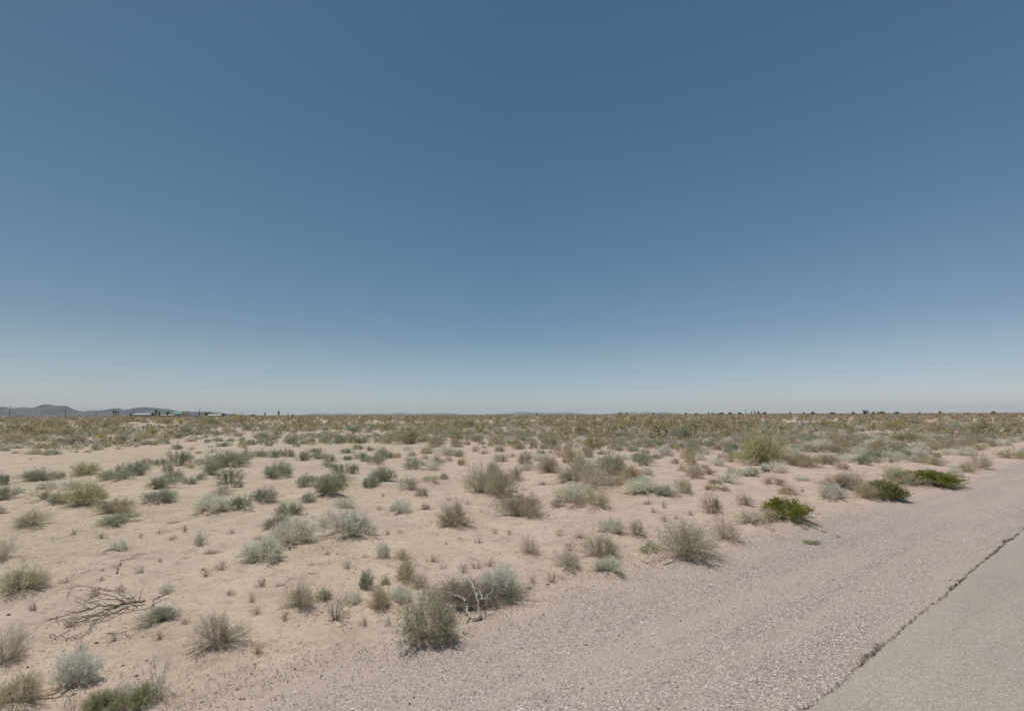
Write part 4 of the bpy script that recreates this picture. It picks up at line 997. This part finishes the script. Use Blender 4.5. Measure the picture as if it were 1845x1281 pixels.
WHT = plain_mat('white_paint', (.50, .50, .48), (.44, .44, .42), .3, .6); GRYW = plain_mat('grey_wall', (.42, .41, .38), (.36, .35, .32), .3, .8)
TANP = plain_mat('tan_paint', (.62, .47, .36), (.56, .42, .32), .3, .6); TURQ = plain_mat('turquoise_paint', (.22, .42, .42), (.18, .36, .37), .3, .6)
BRNW = plain_mat('brown_wall', (.42, .34, .27), (.36, .29, .23), .3, .8); GLS = plain_mat('dark_glass', (.03, .035, .04), None, .3, .2); TYRE = plain_mat('black_rubber', (.03, .03, .03), None, 3, .9)
def house(u0, u1, top, D, wall, roofm, label, nwin=5, name='building', depth_m=9, roofh=.35, door=True):
    c0 = at_dist(u0, D); c1 = at_dist(u1, D); W = c1[0]-c0[0]; c = (c0+c1)/2
    Hh = (px(c)[1]-top)*depth(c)/F0; wh = Hh*(1-roofh)
    e = empty(name, c)
    g = Geo(); g.box(-W/2, W/2, 0, depth_m, 0, wh); g.build('wall', wall, e)
    g = Geo(); a, b = W/2+.4, depth_m+.4
    g.v += [(-a,-.4,wh+.004),(a,-.4,wh+.004),(a,b,wh+.004),(-a,b,wh+.004),(-a*.98,depth_m/2,Hh),(a*.98,depth_m/2,Hh)]
    g.f += [(0,1,5,4),(1,2,5),(2,3,4,5),(3,0,4),(3,2,1,0)]; g.build('roof', roofm, e)
    for i in range(nwin):
        x = -W/2 + W*(i+.5)/nwin; ww = min(1.2, W/nwin*.3)
        if door and i == nwin//2:
            g = Geo(); g.box(x-.55, x+.55, -.05, .05, .0, min(2.1, wh*.8)); g.build('door', BRNW, e)
        else:
            g = Geo(); g.box(x-ww/2, x+ww/2, -.04, .04, wh*.4, wh*.78); g.build('window', GLS, e)
    tag(e, label, 'building'); return e
house(238.5, 272, 744.8, 980, GRYW, WHT, 'long low building with a white roof left of the tall dark tree', 9, depth_m=14, roofh=.30)
house(286, 313, 746.8, 1010, BRNW, GRYW, 'long low brownish building between the dark trees and the turquoise one', 7, depth_m=10)
house(311, 326, 742.8, 1060, TURQ, TURQ, 'turquoise building left of the tan water tank', 4, depth_m=12, roofh=.25)
house(374, 397, 746.3, 930, BRNW, WHT, 'low house with a white roof right of the bright green tree', 5, depth_m=10, roofh=.45)
# water tank
c = at_dist(333.5, 1030); sc_ = depth(c)/F0; rt = 6.0*sc_; Hh = (px(c)[1]-740.3)*sc_
e = empty('water_tank', c); tag(e, 'round tan water tank between the turquoise building and the white trailers', 'water tank')
g = Geo(); g.tube([(0,0,0),(0,0,Hh*.92)], rt, 28); g.build('shell', TANP, e)
g = Geo(); g.tube([(0,0,Hh*.92+.01),(0,0,Hh)], [rt*1.02, rt*.15], 28); g.build('roof', TANP, e)
g = Geo(); g.box(-.35, -.28, -rt-.25, -rt-.15, 0, Hh*.92); g.box(.28, .35, -rt-.25, -rt-.15, 0, Hh*.92)
for i in range(12): g.box(-.28, .28, -rt-.22, -rt-.17, .5+i*.7, .56+i*.7)
g.build('ladder', GRYW, e)
def trailer(u0, u1, top, D, label):
    c0 = at_dist(u0, D); c1 = at_dist(u1, D); W = c1[0]-c0[0]; c = (c0+c1)/2; Hh = (px(c)[1]-top)*depth(c)/F0
    e = empty('trailer', c)
    g = Geo(); g.box(-W/2, W/2, 0, 2.6, .7, Hh); g.build('body', WHT, e)
    g = Geo(); g.box(-W*.2, W*.2, -.04, .04, Hh*.55, Hh*.8); g.build('window', GLS, e)
    for x in (-W*.25, W*.25):
        g = Geo(); g.tube([(x,-.05,.45),(x,.3,.45)], .45, 14); g.build('wheel', TYRE, e)
    tag(e, label, 'trailer', 'white trailers by the water tank')
trailer(336.5, 346, 747.2, 940, 'white trailer just right of the tan water tank')
trailer(349.5, 356, 747.6, 940, 'smaller white trailer left of the utility pole by the green trees')
trailer(258.5, 264, 750.3, 700, 'small white trailer in the scrub in front of the long white-roofed building')

# ------------------------------------------------------------------ hills
def hills(name, prof, D, thick, seed, label, mat):
    us = np.array([p[0] for p in prof], float); vs = np.array([p[1] for p in prof], float)
    u = np.arange(us[0], us[-1], 1.6); v = np.interp(u, us, vs)
    ax = np.array([at_dist(a, D)[0] for a in u]); h = np.array([(px(at_dist(a, D))[1]-b)*D/F0 for a, b in zip(u, v)]) + CAMH*0
    h = np.maximum(h, 0); h = h*(1 + .05*(vnoise(u*.35, 0, seed)-.5))
    ny_ = 40; yy = np.linspace(-1, 1, ny_)
    Xg, Yg = np.meshgrid(ax, yy*thick)
    hg = np.tile(h, (ny_, 1))
    ridge = np.exp(-(Yg/thick*2.0)**2)*(1-np.abs(Yg/thick))
    spur = .62 + .38*vnoise(Xg/420+Yg/900, Yg/1500, seed+1); fine = (vnoise(Xg/130, Yg/200, seed+2)-.5)*.42
    Z = hg*np.where(np.abs(Yg) < thick*.05, 1.0, ridge*(spur+fine) + 0)
    Z = np.minimum(Z, hg) - 3
    Z[np.abs(yy) < .03] = h - 3 + CAMH*0
    V = np.stack([Xg, Yg + D, Z], -1).reshape(-1, 3); n, m = Xg.shape; idx = np.arange(n*m).reshape(n, m)
    F = np.stack([idx[:-1, :-1], idx[:-1, 1:], idx[1:, 1:], idx[1:, :-1]], -1).reshape(-1, 4)
    o = obj(name, mesh_np(name, V, F, (mat,), smooth=True)); tag(o, label, None, None, 'structure'); return o
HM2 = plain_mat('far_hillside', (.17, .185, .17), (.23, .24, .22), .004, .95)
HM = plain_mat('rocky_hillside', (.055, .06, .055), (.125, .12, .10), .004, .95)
hills('hills', [(-140,748),(-90,738),(-50,734),(-20,736),(0,733.5),(5,733),(12,735.5),(22,739),(33,734.5),(42,733.8),(62,735.5),(70,732),(78,728.8),(84,728.6),(95,731),(104,731),(115,731),(120,733.5),(131,738),(145,742),(158,740.5),(166,739.5),(174,741),(182,739),(196,738),(205,736),(211,735.5),(220,739),(232,737),(245,735),(258,733.5),(268,733.8),(284,736),(300,736.5),(312,739.5),(325,742.5),(340,741.3),(372,741.5),(395,743.5),(415,745.8),(440,747.3),(470,749)], 8500, 1500, 5,
      'dark grey-blue rocky hills along the left horizon', HM)
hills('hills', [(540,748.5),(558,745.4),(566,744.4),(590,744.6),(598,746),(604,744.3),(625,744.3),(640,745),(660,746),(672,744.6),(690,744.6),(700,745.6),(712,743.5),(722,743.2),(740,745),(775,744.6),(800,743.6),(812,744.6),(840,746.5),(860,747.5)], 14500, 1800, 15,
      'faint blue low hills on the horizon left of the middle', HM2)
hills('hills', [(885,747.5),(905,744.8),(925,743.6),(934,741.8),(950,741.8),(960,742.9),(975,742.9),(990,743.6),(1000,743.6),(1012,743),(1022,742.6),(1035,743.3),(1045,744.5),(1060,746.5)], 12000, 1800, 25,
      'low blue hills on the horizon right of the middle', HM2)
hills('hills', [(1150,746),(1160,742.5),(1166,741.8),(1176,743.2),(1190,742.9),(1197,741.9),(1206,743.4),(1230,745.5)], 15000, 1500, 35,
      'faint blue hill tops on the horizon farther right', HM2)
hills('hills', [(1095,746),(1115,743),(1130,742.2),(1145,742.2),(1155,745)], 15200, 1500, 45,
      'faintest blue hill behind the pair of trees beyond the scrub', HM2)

# ------------------------------------------------------------------ haze
g = Geo(); g.box(-19000, 19000, -3200, 17800, -6, 260)
hz = g.build('haze', None); tag(hz, 'thin pale haze lying over the far plain and hills', None, None, 'stuff')
m, nt, nd, lk = new_mat('thin_haze')
pv = nd.new('ShaderNodeVolumePrincipled'); pv.inputs['Density'].default_value = 3.4e-5; pv.inputs['Color'].default_value = (.80, .90, 1.0, 1); pv.inputs['Anisotropy'].default_value = .0
out = nd.new('ShaderNodeOutputMaterial'); lk.new(pv.outputs[0], out.inputs['Volume']); hz.data.materials.append(m)

# ------------------------------------------------------------------ light
SUN_EL, SUN_AZ = R(74), R(-62)          # azimuth from +Y towards +X; the sun stands high on the left
wd = bpy.data.worlds.new('World'); scene.world = wd; wd.use_nodes = True
nt = wd.node_tree; nt.nodes.clear()
sky = nt.nodes.new('ShaderNodeTexSky'); sky.sky_type = 'NISHITA'; sky.sun_disc = False
sky.sun_elevation = SUN_EL; sky.sun_rotation = SUN_AZ; sky.altitude = 300; sky.air_density = 1.0; sky.dust_density = 0.5; sky.ozone_density = 1.2
# the air of this dry day: greyer and greener low down, a little darker high up
tc = nt.nodes.new('ShaderNodeTexCoord'); sp = nt.nodes.new('ShaderNodeSeparateXYZ'); nt.links.new(tc.outputs['Generated'], sp.inputs[0])
def tone(src, stops):
    r = nt.nodes.new('ShaderNodeValToRGB'); e = r.color_ramp.elements
    while len(e) < len(stops): e.new(.5)
    for el, (p, c) in zip(e, stops): el.position = p; el.color = (c[0]*.5, c[1]*.5, c[2]*.5, 1)
    nt.links.new(src, r.inputs['Fac']); return r.outputs['Color']
def mul(a, b):
    n = nt.nodes.new('ShaderNodeVectorMath'); n.operation = 'MULTIPLY'; nt.links.new(a, n.inputs[0])
    if isinstance(b, tuple): n.inputs[1].default_value = b
    else: nt.links.new(b, n.inputs[1])
    return n.outputs[0]
xx = nt.nodes.new('ShaderNodeMath'); xx.operation = 'MULTIPLY_ADD'; xx.inputs[1].default_value = .5; xx.inputs[2].default_value = .5; nt.links.new(sp.outputs[0], xx.inputs[0])
cz = tone(sp.outputs[2], [(0, (1.24, 1.40, 1.80)), (.022, (1.08, 1.17, 1.45)), (.05, (1.02, 1.08, 1.28)), (.10, (.99, 1.03, 1.06)), (.155, (.90, .95, .96)), (.36, (.82, .97, .92)), (.64, (.74, .90, .88)), (1, (.74, .90, .88))])
cx = tone(xx.outputs[0], [(0, (1.03, .955, .92)), (.18, (1.02, .965, .925)), (.5, (1, 1, 1)), (.82, (1.28, 1.19, 1.17)), (1, (1.22, 1.105, 1.15))])
hs = nt.nodes.new('ShaderNodeHueSaturation'); hs.inputs['Saturation'].default_value = 1.07
nt.links.new(mul(mul(mul(sky.outputs[0], cz), cx), (4, 4, 4)), hs.inputs['Color'])
bg = nt.nodes.new('ShaderNodeBackground'); bg.inputs['Strength'].default_value = .07; nt.links.new(hs.outputs[0], bg.inputs['Color'])
wo = nt.nodes.new('ShaderNodeOutputWorld'); nt.links.new(bg.outputs[0], wo.inputs['Surface'])
sd = bpy.data.lights.new('sun', 'SUN'); sd.energy = 3.25; sd.angle = R(.55); sd.color = (1.0, .95, .88)
so = bpy.data.objects.new('sun', sd); link(so)
tos = Vector((math.sin(SUN_AZ)*math.cos(SUN_EL), math.cos(SUN_AZ)*math.cos(SUN_EL), math.sin(SUN_EL)))
so.rotation_euler = tos.to_track_quat('Z', 'Y').to_euler()
scene.view_settings.view_transform = 'Standard'; scene.view_settings.look = 'None'; scene.view_settings.gamma = 1; scene.view_settings.exposure = 0
scene.view_settings.use_curve_mapping = False
scene.render.engine = 'CYCLES'
scene.cycles.max_bounces = 5; scene.cycles.diffuse_bounces = 3; scene.cycles.volume_bounces = 0; scene.cycles.transmission_bounces = 2
